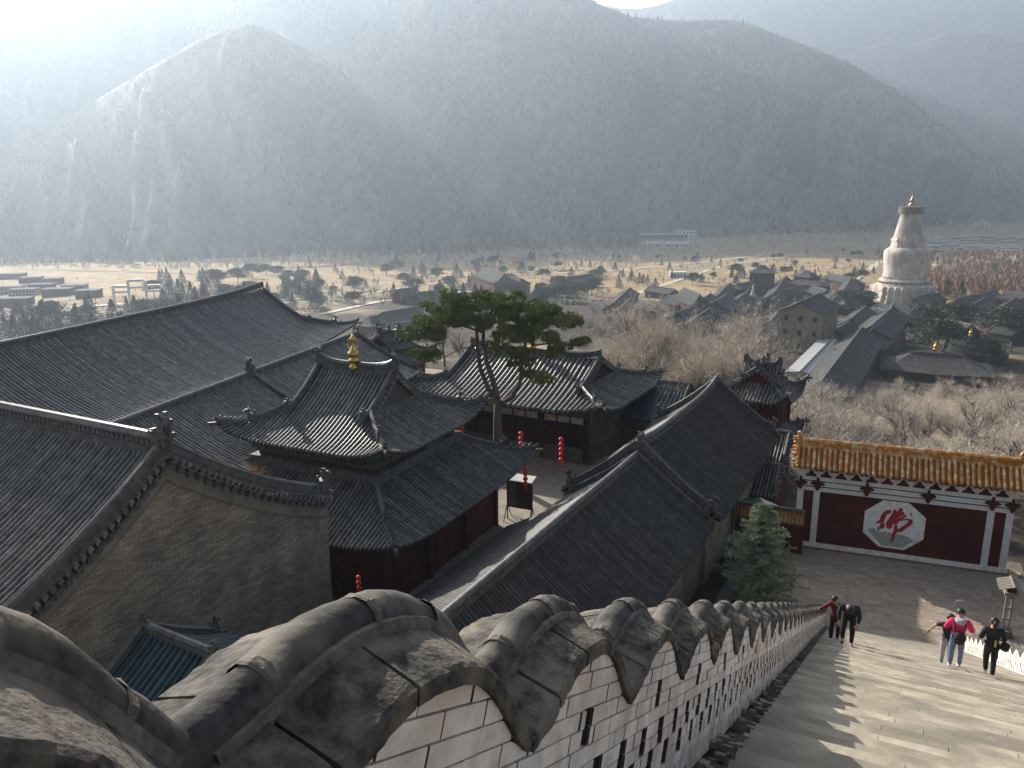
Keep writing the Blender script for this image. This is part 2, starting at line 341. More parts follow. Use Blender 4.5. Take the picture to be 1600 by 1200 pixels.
def fan_trees(P, H, spread, blades, base=.0, seed=0):
    """many leafless trees as upright fans of thin triangles. P (n,3), H (n,)"""
    r_ = np.random.default_rng(seed); n = len(P); out = []
    for k in range(blades):
        th = r_.uniform(0, 2*np.pi, n); l = r_.uniform(.1, 1, n)*spread; z0 = r_.uniform(.15, .55, n); z1 = r_.uniform(.72, 1.0, n)-.3*(l/spread)**2
        wd = r_.uniform(.02, .075, n)
        dx, dy = np.cos(th)*l*H, np.sin(th)*l*H; px, py = -np.sin(th)*wd*H, np.cos(th)*wd*H
        if k % 3 == 0: z0 = z0*0; 
        a = P+np.stack([dx*.15, dy*.15, z0*H], 1); tip = P+np.stack([dx, dy, z1*H], 1)
        mid1 = P+np.stack([dx*.8+px, dy*.8+py, (z0*.4+z1*.6)*H], 1); mid2 = P+np.stack([dx*.7-px, dy*.7-py, (z0*.3+z1*.6)*H], 1)
        out.append(np.stack([a, mid1, mid2], 1)); out.append(np.stack([mid1, tip, mid2], 1))
    return np.concatenate(out)
def cone_trees(P, H, wd, seed=0, tiers=3):
    r_ = np.random.default_rng(seed); n = len(P); out = []
    for k in range(tiers*6):
        t = (k//6)/tiers; th = (k % 6)*np.pi/3+r_.uniform(-.4, .4, n)+k; w2 = wd*(1-t*.75)*r_.uniform(.7, 1.25, n)
        z0 = .08+t*.8; z1 = min(1, z0+.5)
        a = P+np.stack([np.cos(th)*w2*H, np.sin(th)*w2*H, z0*H*r_.uniform(.85, 1.1, n)], 1); b_ = P+np.stack([np.cos(th+1.2)*w2*H, np.sin(th+1.2)*w2*H, z0*H], 1)
        c = P+np.stack([0*H, 0*H, z1*H], 1); out.append(np.stack([a, b_, c], 1))
    return np.concatenate(out)
M['fartwig'] = mat('mountain_birch', (.16, .14, .12), (.34, .3, .26), .02, .9, 0, None, .1, detail=7)
M['fargreen'] = mat('mountain_conifer', (.045, .052, .045), (.08, .086, .07), .03, .9, 0, None, .1)
def clump(px, s, seed): return .5+.5*math.sin(px*.031+seed)*math.sin(s*9+px*.011+seed*2)
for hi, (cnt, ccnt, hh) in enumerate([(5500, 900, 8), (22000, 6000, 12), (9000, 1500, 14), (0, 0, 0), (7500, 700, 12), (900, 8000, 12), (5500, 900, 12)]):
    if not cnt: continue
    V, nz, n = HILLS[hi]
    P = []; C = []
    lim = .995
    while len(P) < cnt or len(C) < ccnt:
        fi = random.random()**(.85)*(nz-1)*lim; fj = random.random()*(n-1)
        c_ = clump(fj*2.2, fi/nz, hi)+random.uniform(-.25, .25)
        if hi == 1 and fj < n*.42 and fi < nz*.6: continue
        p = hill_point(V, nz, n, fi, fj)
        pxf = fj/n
        i_, j_ = min(int(fi), nz-2), min(max(int(fj), 2), n-4); dzx = (V[i_, j_+2, 2]-V[i_, j_-2, 2])/max(1, abs(V[i_, j_+2, 0]-V[i_, j_-2, 0])); c_ += .5*max(-.8, min(.8, dzx*1.5))  # pale trees favour sun-facing slopes, dark ones the rest: shading put into tree mix
        if hi == 1 and pxf > .78: c_ -= .45*(1 if (pxf-.78)*4.2+.1 > fi/nz*.6 else -.3)  # right flank's shade put in as fewer pale trees, more dark conifers
        if hi == 2: c_ += .3  # far ridge's sunlight put in as extra pale trees
        if hi == 5: c_ -= .2  # dark spur's shade put in as extra conifers
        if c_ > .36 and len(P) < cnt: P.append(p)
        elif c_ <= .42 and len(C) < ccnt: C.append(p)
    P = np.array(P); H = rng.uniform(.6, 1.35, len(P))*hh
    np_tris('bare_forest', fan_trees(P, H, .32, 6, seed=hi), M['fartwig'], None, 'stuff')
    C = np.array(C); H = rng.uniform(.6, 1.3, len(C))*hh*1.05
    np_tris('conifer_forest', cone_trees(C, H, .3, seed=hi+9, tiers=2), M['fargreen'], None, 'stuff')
# ------------------------------------------------------------ chinese roof builder (ridge along local X)
def beast(mb, c, s=.35, d=(1, 0, 0), m=0):
    c = Vector(c); d = Vector(d).normalized(); sd = d.cross(Vector((0, 0, 1))).normalized(); u = Vector((0, 0, 1))
    mb.add([c+d*a*s+sd*b*s+u*z*s for a, b, z in [(-.35, -.22, -.1), (.3, -.22, -.1), (.3, .22, -.1), (-.35, .22, -.1), (-.3, -.16, .45), (.12, -.16, .6), (.12, .16, .6), (-.3, .16, .45)]],
           [(0, 1, 2, 3), (4, 7, 6, 5), (0, 4, 5, 1), (1, 5, 6, 2), (2, 6, 7, 3), (3, 7, 4, 0)], m)
    h = c+d*.14*s+u*.72*s
    mb.obox(h, d*.2*s, sd*.13*s, u*.15*s, m); mb.obox(h+d*.24*s-u*.04*s, d*.1*s, sd*.09*s, u*.07*s, m)
    mb.obox(h+u*.2*s-d*.1*s, d*.04*s, sd*.13*s, u*.12*s, m); mb.obox(c-d*.42*s+u*.4*s, d*.06*s, sd*.05*s, u*.35*s, m)
def dragon_end(mb, c, s, d, m=0):
    """open-mouthed ridge-end beast, d points outwards along the ridge"""
    d = Vector(d).normalized(); sd = d.cross(Vector((0, 0, 1))).normalized()
    poly = [(-.55, -.05), (.42, -.05), (.5, .35), (.42, .7), (.5, 1.0), (.38, 1.3), (.12, 1.45), (-.14, 1.36), (-.2, 1.18), (.0, 1.2), (.08, 1.05), (-.08, .86), (-.3, .78), (-.62, .72), (-.66, .58), (-.4, .52), (-.62, .36), (-.6, .24), (-.38, .28), (-.34, .14)]
    mb.extr([(p[0]*s, p[1]*s) for p in poly], c, d, (0, 0, 1), sd, .3*s, m)
    mb.extr([(p[0]*s*.8+.03*s, p[1]*s*.86+.06*s) for p in poly], c, d, (0, 0, 1), sd, .44*s, m)
    c = Vector(c); U_ = Vector((0, 0, 1))
    for a, z in [(-.35, .62), (.35, 1.1), (.42, .55), (.1, 1.38), (-.1, .3)]:
        for q in (-1, 1): mb.obox(c+d*a*s+U_*z*s+sd*q*.19*s, d*.09*s, sd*.06*s, U_*.09*s, m)
    for z in (.3, .62, .95): mb.obox(c+d*.52*s+U_*z*s, d*.07*s, sd*.07*s, U_*.1*s, m)
RPROF = [(-.5, -.3), (-.5, .18), (-.62, .22), (-.62, .3), (-.4, .34), (-.4, .72), (-.56, .76), (-.56, .86), (-.3, 1.0), (.3, 1.0), (.56, .86), (.56, .76), (.4, .72), (.4, .34), (.62, .3), (.62, .22), (.5, .18), (.5, -.3)]
def rprof(w_, h): return [(a*w_, b*h) for a, b in RPROF]
def curve_roof(P, A, B, H, z0, kind='gable', Rg=None, lift=.5, cc=.5, sp=.3, rr=None, seg=.35, sides='FBLR', ind='FR', run=None,
               mroll='roll', mtile='tile', ridge=(.3, .5), hipr=(.2, .3), dragons=.7, beasts=4, front_cap=True, pal=None, ridge_side=None, fin=True, nd=10, profile_n=5, verge=True):
    """P parent Empty. Local X along ridge; eave rectangle A x B at z0; kinds gable/xieshan/hip/skirt; F=-Y B=+Y L=-X R=+X"""
    rr = rr or sp*.27
    if kind == 'gable': Rg = A
    if kind == 'hip': Rg = max(A-B, 0)
    if kind == 'skirt': Rg = 0
    run_end = run if kind == 'skirt' else B
    def prof(d):
        q = max(0, d)/B; return H*(cc*q+(1-cc)*q*q)
    def lf(x, y):
        if kind == 'gable': return lift*max(0, (abs(x)/A-.7)/.3)**2*.4
        a, b_ = max(0, (abs(x)/A-.45)/.55), max(0, (abs(y)/B-.45)/.55)
        return lift*(a*b_)**2.0*1.0
    def pt(x, y, d): return Vector((x, y, z0+prof(d)+lf(x, y)))
    G = A-Rg if kind == 'xieshan' else None
    for sd in sides:
        main = sd in 'FB'
        sgn = -1 if sd in 'FL' else 1
        half = A if main else B; span_ = B if main else A
        if kind == 'gable' and not main: continue
        def dend(t):
            if kind == 'gable': return B
            if kind == 'skirt': return min(run_end, half-abs(t))
            if kind == 'hip':
                return max(0, min(B, half-abs(t)))
            if main: return B if abs(t) <= Rg else half-abs(t)
            return min(G, half-abs(t))
        def P3(t, d):
            return pt(t, sgn*(B-d), d) if main else pt(sgn*(A-d), t, d)
        n = max(3, int(round(2*half/sp))); s_ = 2*half/n
        # pan surface (with valley dip) as one sheet plus a timber deck beneath
        mb = MB(); cols = []; db = MB(); dcols = []
        ts = []
        for i in range(n): ts += [(-half+i*s_, 0.0), (-half+(i+.5)*s_, 0.0)]
        ts.append((half, 0)); tb = []
        for i in range(n+1):
            t = -half+i*s_; tb.append((t, 0))
            if main and kind == 'xieshan':
                for g in (-Rg, Rg):
                    if t < g <= t+s_-1e-6 and abs(g-t) > 1e-4: tb.append((g-1e-3*(1 if g > 0 else -1)*-1, 0)); tb.append((g+1e-3*(1 if g > 0 else -1), 0))
        tb.sort()
        VV = []
        for t, _ in tb:
            de = dend(t)
            for k in range(nd+1): VV.append(P3(t, de*k/nd))
        m_ = nd+1
        Fc = [(i*m_+k, i*m_+k+1, (i+1)*m_+k+1, (i+1)*m_+k) for i in range(len(tb)-1) for k in range(nd)]
        sheet = link('roof_slope', newmesh('roof_slope', VV, Fc, M[mtile]), P)
        VD = [v-Vector((0, 0, .16)) for v in VV]; k0 = len(VD)
        ev = [i*m_ for i in range(len(tb))]
        VD2 = VD+[VV[i]-Vector((0, 0, .01)) for i in ev]
        Fd = [f[::-1] for f in Fc]+[(ev[i], ev[i+1], k0+i+1, k0+i) for i in range(len(tb)-1)]
        link('roof_deck', newmesh('roof_deck', VD2, Fd, M['dark']), sheet)
        # rolls
        rows = [-half+(i+.5)*s_ for i in range(n)]
        joined = MB(); ncnt = 0
        for ti, t in enumerate(rows):
            de = dend(t)
            if de < .25: continue
            L_ = math.hypot(de, prof(de)); ns = max(1, int(round(L_/seg)))
            V = []; Fc = []
            acr = Vector((1, 0, 0)) if main else Vector((0, 1, 0)); acr = acr
            jit = random.uniform(-.02, .02)*sp/.3; wph = random.uniform(0, 6.28)
            for k in range(ns):
                for e, fr in ((0, 1.0), (1, .86)):
                    d = de*(k+e*.995)/ns-(0.05 if k == 0 and e == 0 else 0)
                    p = P3(t, max(d, 0)); 
                    if d < 0: p = p+(P3(t, 0)-P3(t, .2))*.25
                    dn = P3(t, min(d+.1, de))-P3(t, max(d-.1, 0)); nrm = acr.cross(dn).normalized()
                    if nrm.z < 0: nrm = -nrm
                    r0 = rr*fr; jit2 = jit+.009*math.sin(d*1.7+wph)
                    for j in range(profile_n):
                        th = math.pi*j/(profile_n-1); V.append(p+acr*(math.cos(th)*r0+jit2)+nrm*(math.sin(th)*r0*1.05+.0))
            pn = profile_n
            for k in range(2*ns-1):
                for j in range(pn-1): Fc.append((k*pn+j, k*pn+j+1, (k+1)*pn+j+1, (k+1)*pn+j))
            # round end tile
            if front_cap:
                c0 = sum((V[j] for j in range(pn)), Vector())/pn; o = len(V)
                out_ = (P3(t, 0)-P3(t, .2)).normalized()
                ctr = P3(t, 0)+out_*.06+Vector((0, 0, rr*.1)); up = Vector((0, 0, 1))
                for j in range(8):
                    th = 2*math.pi*j/8; V.append(ctr+(acr*math.cos(th)+up*math.sin(th))*rr*1.2)
                Fc.append(tuple(range(o, o+8)))
            if sd in ind: 
                if ncnt == 0: pass
                link('tile_row', newmesh('tile_row', V, Fc, M[mroll]), sheet)
                ncnt += 1
            else: joined.add(V, Fc)
        if joined.V: joined.build('tile_rows', M[mroll], sheet, 'stuff')
        # drip tiles + rafters
        rf = MB(); dr = MB()
        nr = int(2*half/(.34 if sp < .4 else .42))
        for i in range(nr):
            t = -half+.2+(2*half-.4)*i/(nr-1)
            a = P3(t, 0.05)-Vector((0, 0, .22)); b_ = P3(t, min(1.3, dend(t)))-Vector((0, 0, .22))
            if dend(t) < .5: continue
            ax = (b_-a)/2; acr = Vector((1, 0, 0)) if main else Vector((0, 1, 0)); rf.obox((a+b_)/2, ax, acr*.05, ax.cross(acr).normalized()*.05)
        if rf.V: rf.build('rafters', M['beam'], sheet, 'stuff')
        for i in range(n+1):
            t = -half+i*s_
            p = P3(max(-half, min(half, t)), 0); out_ = (P3(t*.99, 0)-P3(t*.99, .2)).normalized(); acr = Vector((1, 0, 0)) if main else Vector((0, 1, 0)); 
            dr.add([p-acr*s_*.28+out_*.05, p+acr*s_*.28+out_*.05, p+out_*.07-Vector((0, 0, s_*.38))], [(0, 1, 2)])
        dr.build('drip_tiles', M[mtile], sheet, 'stuff')
    # ridges
    rw, rh = ridge; zt = z0+H
    if kind != 'skirt' and fin:
        X = Rg; k = 14
        pts = [Vector((x, 0, zt-.02+.28*(abs(x)/X if X else 0)**4*lift*2)) for x in np.linspace(-X, X, k)] if X > .3 else None
        if pts:
            rd = MB().sweep(pts, rprof(rw, rh)).build('main_ridge', M['ridge'], P)
            cr = MB(); nn = int(2*X/(.3 if rh > .45 else .6))
            for i in range(nn):
                x = -X+(i+.5)*2*X/nn
                for q in (-1, 1): cr.tube([(x, q*rw*.36, zt+rh*.52), (x, q*rw*.56, zt+rh*.52)], rh*.17, 6)
            cr.build('ridge_carving', M['ornament'], rd, 'stuff')
            MB().sweep([p+Vector((0, 0, rh*.99)) for p in pts], [(-rw*.27, -.03), (-rw*.24, rw*.16), (0, rw*.26), (rw*.24, rw*.16), (rw*.27, -.03)]).build('ridge_cap', M['roll'], rd)  # cap lighter than the ridge body: its lit top put into the colour
            if dragons:
                for q in (-1, 1):
                    d_ = MB(); dragon_end(d_, (q*(X-.15), 0, zt+rh*.3), dragons, (q, 0, 0)); d_.build('ridge_dragon', M['ornament'], P)
        if kind in ('gable', 'xieshan') and verge:
            dlow = .5 if kind == 'gable' else G*.8
            for q in (-1, 1):
                for s2 in (-1, 1):
                    pts = [pt(q*(X-.12), s2*(B-d), d)+Vector((0, 0, .04)) for d in np.linspace(B-.05, dlow, 12)]
                    vr = MB().sweep(pts, rprof(hipr[0], hipr[1])).build('verge_ridge', M['ridge'], P)
                    MB().sweep([p+Vector((0, 0, hipr[1])) for p in pts], [(-hipr[0]*.3, -.02), (0, hipr[0]*.3), (hipr[0]*.3, -.02)]).build('ridge_cap', M['roll'], vr)
                    b_ = MB(); beast(b_, pts[-1]+Vector((0, 0, hipr[1]*.7)), max(.5, hipr[1]*2), (0, s2, -.1)); b_.build('ridge_beast', M['ornament'], P)
                    if kind == 'gable':
                        pts = [pt(q*(X-.12), s2*(B-d), d)+Vector((0, 0, .02)) for d in np.linspace(dlow-.1, .05, 4)]
                        MB().sweep(pts, rprof(hipr[0]*.8, hipr[1]*.55)).build('verge_end', M['ridge'], P)
                    # barge band under the verge with round tile ends
                    bb = MB(); dd = np.arange(dlow*.6, B, .3 if sp < .35 else .4)
                    for d in dd:
                        p = pt(q*X, s2*(B-d), d); bb.tube([p+Vector((q*-.05, 0, -.03)), p+Vector((q*.2, 0, -.07))], .085, 6)
                        bb.add([p+Vector((q*.1, -.1, -.12)), p+Vector((q*.1, .1, -.12)), p+Vector((q*.14, 0, -.3))], [(0, 1, 2)])
                    bb.build('verge_tiles', M[mroll], vr, 'stuff')
    if kind in ('xieshan', 'hip', 'skirt'):
        dmax = {'xieshan': G, 'hip': min(B, A), 'skirt': run_end}[kind]
        for qx in (-1, 1):
            for qy in (-1, 1):
                def hp(d): return pt(qx*(A-d), qy*(B-d), d)+Vector((0, 0, .05))
                ds = list(np.linspace(dmax, dmax*.42, 9)); pts = [hp(d) for d in ds]
                hr = MB().sweep(pts, rprof(*hipr)).build('hip_ridge', M['ridge'], P)
                MB().sweep([p+Vector((0, 0, hipr[1])) for p in pts], [(-hipr[0]*.3, -.02), (0, hipr[0]*.3), (hipr[0]*.3, -.02)]).build('ridge_cap', M['roll'], hr)
                dv = Vector((qx, qy, 0)); b_ = MB(); beast(b_, pts[-1]+Vector((0, 0, hipr[1]*.6)), max(.55, hipr[1]*2.1), dv); b_.build('ridge_beast', M['ornament'], P)
                pts = [hp(d) for d in np.linspace(dmax*.4, -.12, 7)]; pts[-1].z += .12
                hr2 = MB().sweep(pts, rprof(hipr[0]*.85, hipr[1]*.5)).build('hip_ridge', M['ridge'], P)
                MB().sweep([p+Vector((0, 0, hipr[1]*.5)) for p in pts], [(-hipr[0]*.26, -.02), (0, hipr[0]*.3), (hipr[0]*.26, -.02)]).build('ridge_cap', M['roll'], hr2)
                for b in range(beasts):
                    mb = MB(); d = dmax*.32*(1-b/max(1, beasts)); beast(mb, hp(d)+Vector((0, 0, hipr[1]*.55)), .34, dv); mb.build('small_beast', M['ornament'], hr2)
                mb = MB(); tip = hp(-.15); mb.obox(tip-Vector((0, 0, .25)), dv.normalized()*.28, Vector((-dv.y, dv.x, 0)).normalized()*.09, Vector((0, 0, .1)))
                mb.tube([tip-Vector((0, 0, .36)), tip-Vector((0, 0, .62))], [.03, .09], 6); mb.build('corner_beam', M['ornament'], hr2)
    if kind == 'xieshan':
        for q in (-1, 1):
            pts = []
            ds = np.linspace(G*.85, B, 9)
            left = [(-(B-d), z0+prof(d)-.12) for d in ds]; poly = left+[(-a, b_) for a, b_ in left[-2::-1]]
            MB().extr(poly, (q*(Rg-.3), 0, 0), (0, 1, 0), (0, 0, 1), (1, 0, 0), .1).build('gable_panel', M['redwall'] if pal != 'plain' else M['greybrick'], P)
            MB().box(q*(Rg-.02)-.14, q*(Rg-.02)+.14, -(B-G), B-G, z0+prof(G)-.05, z0+prof(G)+.3).build('gable_foot_ridge', M['ridge'], P)
    return prof
def brackets(P, A, B, z0, z1, s=.8, out=.45):
    """row of timber bracket sets beneath the eave, each a part"""
    h = z1-z0; mb = MB()
    mb.box(-.12, .12, -.02, .3, 0, h*.35); mb.box(-s*.34, s*.34, 0.02, .22, h*.3, h*.52); mb.box(-.1, .1, 0, out*.8, h*.42, h*.64); mb.box(-s*.42, s*.42, .3, .48, h*.62, h*.82); mb.box(-.09, .09, 0, out*1.3, h*.72, h*.98)
    for q in (-1, 0, 1): mb.box(q*s*.34-.07, q*s*.34+.07, .28, .5, h*.8, h)
    me = mb.mesh('bracket_set', M['beam'])
    for (ax, L_, c, rz) in ((0, A, -B, math.pi), (0, A, B, 0), (1, B, -A, math.pi/2), (1, B, A, -math.pi/2)):
        n = max(2, int(2*L_/s))
        for i in range(n+1):
            t = -L_+2*L_*i/n; o = link('bracket_set', me, P)
            o.location = (t, c, z0) if ax == 0 else (c, t, z0); o.rotation_euler = (0, 0, rz)
def bld(name, label, cx, cy, az_deg, along='v', cat='hall'):
    """Empty at world cx,cy; local X = to the right (v) or, along='u', local X = away from the camera"""
    return thing(name, label, cat, (cx, cy, 0), R(-az_deg) if along == 'v' else R(90-az_deg))
# ---- hall B: near left hall with its brick gable
B_ = bld('brick_gable_hall', 'big grey tiled hall at far left with curved roof and bare brick gable wall', -13.43, 29.07, 28.1)
LB = 30.0
Bz = -14.75; Bhs = 9.3; BH = 5.05
prB = curve_roof(B_, LB/2, Bhs, BH, Bz, 'gable', sp=.285, rr=.085, cc=.62, lift=0, ridge=(.42, .75), hipr=(.3, .5), dragons=.95, ind='F', nd=12)
for ch in B_.children: ch.location.x -= LB/2
# gable wall
ys = np.linspace(-Bhs+.35, Bhs-.35, 31)
poly = [(-Bhs+.35, -24)]+[(y, Bz+prB(Bhs-abs(y))-.35) for y in ys]+[(Bhs-.35, -24)]
o = MB().extr(poly, (-.45, 0, 0), (0, 1, 0), (0, 0, 1), (1, 0, 0), .5).build('gable_wall', M['brick'], B_)
# pale plaster-like band of square bricks under the verge, and stepped moulding
for (off, th, hgt, mt, nm) in ((.62, .66, .75, 'band', 'verge_band'), (1.3, .74, .08, 'band', 'verge_moulding')):
    up_ = [(y, Bz+prB(Bhs-abs(y))-off+.25) for y in ys]; lo = [(y, z-hgt) for y, z in up_[::-1]]
    MB().extr(up_+lo, (-.43, 0, 0), (0, 1, 0), (0, 0, 1), (1, 0, 0), th).build(nm, M[mt], B_)
cb_ = MB()
for y in np.arange(-Bhs+.6, Bhs-.5, .42):
    z = Bz+prB(Bhs-abs(y))-.5; sg = 1 if y > 0 else -1
    cb_.obox((-.02, y, z), (.12, 0, 0), (0, .13, -sg*.05), (0, 0, .1)); cb_.obox((.02, y+.05, z+.17), (.16, 0, 0), (0, .17, -sg*.07), (0, 0, .07))
cb_.build('corbels', M['ornament'], B_, 'stuff')
MB().box(-LB+.4, -.75, -Bhs+1.6, Bhs-1.4, -24, Bz-.3).build('wall', M['greybrick'], B_)
# dry weeds on the verge of B
M['weed'] = mat('dry_weed', (.36, .17, .08), (.25, .13, .07), 5, .9)
def weed(P_, n=36, h=.8, seed=0):
    r_ = np.random.default_rng(seed); T = []
    for i in range(n):
        a = r_.uniform(0, 6.28); l = r_.uniform(.2, .8)*h; base = np.array([r_.normal(0, .1), r_.normal(0, .1), 0]); tip = base+np.array([math.cos(a)*l*.7, math.sin(a)*l*.7, h*r_.uniform(.5, 1)])
        s = np.array([-math.sin(a), math.cos(a), 0])*.014; T.append([base-s, base+s, tip])
        for q in range(5):
            m_ = base+(tip-base)*r_.uniform(.3, .95); e = m_+np.array([r_.normal(0, .1), r_.normal(0, .1), r_.uniform(.03, .16)])*h*1.2; T.append([m_-s, m_+s, e])
    return np.array(T)
for i, (y, h, lb) in enumerate([(1.4, .75, 'small dry weed tuft beside the ridge dragon of the brick gable hall'), (3.0, .9, 'middle reddish weed tuft growing on the curved gable verge'), (5.4, 1.25, 'tallest reddish dry weed growing near the lower end of the gable verge')]):
    z = Bz+prB(Bhs-y)+.1
    th_ = thing('dry_weed', lb, 'weed', B_.matrix_basis @ Vector((-1.0, y, z)), 0, 'weeds growing on the roof')
    np_tris('stems', weed(None, 40, h, i), M['weed'], th_)
# ---- pavilion D (two tiers, gilded finial)
D = bld('two_tier_hall', 'two tiered dark tiled hall with gilded finial and upturned eaves in the middle', -9.79, 48.33, 26.13)
curve_roof(D, 8.5, 8.67, 5.3, -18.05, 'skirt', lift=.7, sp=.29, rr=.075, cc=.75, run=4.1, ind='FR', hipr=(.24, .34), beasts=4, sides='FBLR')
def shift_new(P, before, dx=0, dy=0, dz=0, rz=0):
    for ch in P.children:
        if ch.name not in before: ch.location = (dx, dy, dz); ch.rotation_euler = (0, 0, rz)
def names(P): return {c.name for c in P.children}
# apron ridge round the foot of the upper storey
for (x0, x1, y0, y1) in ((-4.7, 4.7, -4.85, -4.45), (-4.7, 4.7, 4.45, 4.85), (-4.7, -4.3, -4.45, 4.45), (4.3, 4.7, -4.45, 4.45)):
    MB().box(x0, x1, y0, y1, -16.1, -15.45).build('apron_ridge', M['ridge'], D)
curve_roof(D, 6.15, 5.85, 3.45, -14.15, 'xieshan', Rg=2.95, lift=.8, sp=.29, rr=.078, cc=.45, ind='FR', ridge=(.32, .5), hipr=(.24, .36), dragons=.75, beasts=5, pal='plain')
MB().box(-4.3, 4.3, -4.45, 4.45, -16.4, -15.0).build('upper_wall', M['redwall'], D)
MB().box(-4.38, 4.38, -4.53, 4.53, -15.25, -14.95).build('painted_lintel', M['beam'], D)
brackets(D, 4.35, 4.5, -14.95, -14.15, .75, .6)
# lower storey: red walls with timber posts
MB().box(-6.3, 6.3, -6.5, 6.5, -24, -18.35).build('lower_wall', M['redwall'], D)
MB().box(-6.4, 6.4, -6.6, 6.6, -18.75, -18.15).build('painted_lintel', M['beam'], D)
brackets(D, 6.35, 6.55, -18.2, -17.55, .9, .6)
for x in (-6.35, -3.2, 0, 3.2, 6.35):
    MB().tube([(x, -6.6, -23), (x, -6.6, -18.7)], .2, 8).build('post', M['wood'], D)
    MB().box(x-.3, x+.3, -6.9, -6.4, -23, -22.3).build('post_base', M['greybrick'], D)
for y in (-2.2, 2.2, 6.45): MB().tube([(6.4, y, -23), (6.4, y, -18.7)], .2, 8).build('post', M['wood'], D)
# upper roof name board and thin rail
MB().box(4.9, 5.02, -.2, 2.0, -15.3, -14.7).build('name_board', M['beam'], D)
fb = MB()
fb.lathe([(.30, -.25), (.34, 0), (.2, .12), (.2, .2), (.34, .3), (.36, .42), (.22, .5), (.26, .6), (.38, .72), (.36, .9), (.2, 1.0), (.24, 1.12), (.12, 1.2), (.1, 1.55), (.18, 1.62), (.2, 1.74), (.1, 1.86), (.06, 2.0)], 14, (0, 0, -10.45))
Fi = thing('gilded_finial', 'gilded vase shaped finial on the ridge of the two tiered hall', 'finial', D.matrix_basis @ Vector((-.1, -.05, 0)), D.rotation_euler.z)
fb.build('vase', M['gold'], Fi, smooth=True)
a_ = MB()
for q in (-1, 1): a_.tube([(q*.2, -.06, -9.35), (q*.42, -.04, -9.15), (q*.4, 0, -8.85), (q*.1, 0, -8.6)], .035, 6)
a_.build('scroll', M['gold'], Fi)
# ---- hall G with the long grey roof behind the pine
G_ = bld('long_porch_hall', 'long hall with grey tiled hip and gable roof and red porch columns behind the pine', 2.0, 71.3, 29.0)
curve_roof(G_, 10.1, 7.4, 3.05, -17.35, 'xieshan', Rg=6.75, lift=.95, sp=.47, rr=.125, seg=.5, cc=.6, ind='FR', ridge=(.32, .42), hipr=(.26, .36), dragons=.0, beasts=5)
MB().box(-7.9, 7.9, -2.2, 5.6, -23, -17.7).build('hall_wall', M['redwall'], G_)
MB().box(7.9, 8.25, -5.2, 5.6, -23, -17.6).build('end_wall', M['greybrick'], G_)
MB().box(-8.6, 8.6, -6.1, -2.2, -23, -22.25).build('porch_floor', M['paver'], G_)
MB().box(-8.4, 8.4, -6.9, -6.1, -23, -22.4).build('porch_step', M['paver'], G_)
FY = -5.3
cx_ = [-9.2+4.26*i for i in range(5)]; cx_ = [7.78-4.26*i for i in range(5)]
for x in cx_:
    c_ = MB().tube([(x, FY, -22.3), (x, FY, -17.6)], .17, 10).build('column', M['wood'], G_, smooth=True)
    MB().lathe([(.26, 0), (.3, .12), (.2, .22)], 10, (x, FY, -22.3)).build('column_base', M['greybrick'], c_)
    MB().box(x-.12, x+.12, FY-.2, FY-.1, -21.2, -19).build('couplet_board', M['wood'], c_)
MB().box(-9.4, 7.95, FY-.14, FY+.14, -18.15, -17.6).build('painted_beam', M['beam'], G_)
M['panelart'] = mat('painted_frieze', (.5, .5, .47), (.36, .42, .44), 3.5, .7, c3=(.38, .25, .14), s3=2.2)
for i in range(4):
    x1_ = cx_[i]; x0_ = cx_[i+1]; wv = (x1_-x0_-.5)/3
    for k in range(3):
        xa = x0_+.25+k*wv+.06; fr = MB().box(xa-.05, xa+wv-.07, FY-.09, FY+.02, -18.85, -18.17).build('frieze_frame', M['wood'], G_)
        MB().box(xa+.03, xa+wv-.15, FY-.12, FY-.09, -18.78, -18.24).build('frieze_panel', M['panelart'], fr)
    # door leaves or dado behind the columns
    for k in range(4):
        wd = (x1_-x0_-.4)/4; xa = x0_+.2+k*wd
        dl = MB().box(xa+.02, xa+wd-.02, -2.32, -2.2, -22.2 if i != 0 else -21.3, -18.9).build('door_leaf', M['wood'], G_)
        MB().box(xa+.1, xa+wd-.1, -2.36, -2.32, -20.6, -19.2).build('lattice', M['dark'], dl)
# brick dado with slatted panel in the right bay
MB().box(cx_[1]+.25, cx_[0]-.25, FY-.12, FY+.12, -22.25, -20.95).build('dado_wall', M['greybrick'], G_)
for i in range(16):
    x = cx_[1]+.75+i*.16; MB().box(x, x+.1, FY-.16, FY-.1, -22.1, -21.25).build('lattice_slat', M['greybrick'], G_)
MB().box(cx_[2]+.3, cx_[2]+.31, 0, .1, -20, -19.9)
MB().box(cx_[3]+.25, cx_[2]-.25, FY-.12, FY+.12, -22.25, -21.0).build('dado_wall', M['greybrick'], G_)
# second finial behind the pine
f2 = thing('gilded_finial', 'gilded finial half hidden by the pine on the porch hall ridge', 'finial', G_.matrix_basis @ Vector((-.1, 0, -13.9)), 0)
MB().lathe([(.34, 0), (.4, .2), (.24, .3), (.24, .45), (.44, .6), (.46, .9), (.26, 1.1), (.3, 1.25), (.14, 1.4), (.12, 1.7), (.2, 1.85), (.06, 2.1)], 12).build('vase', M['gold'], f2, smooth=True)
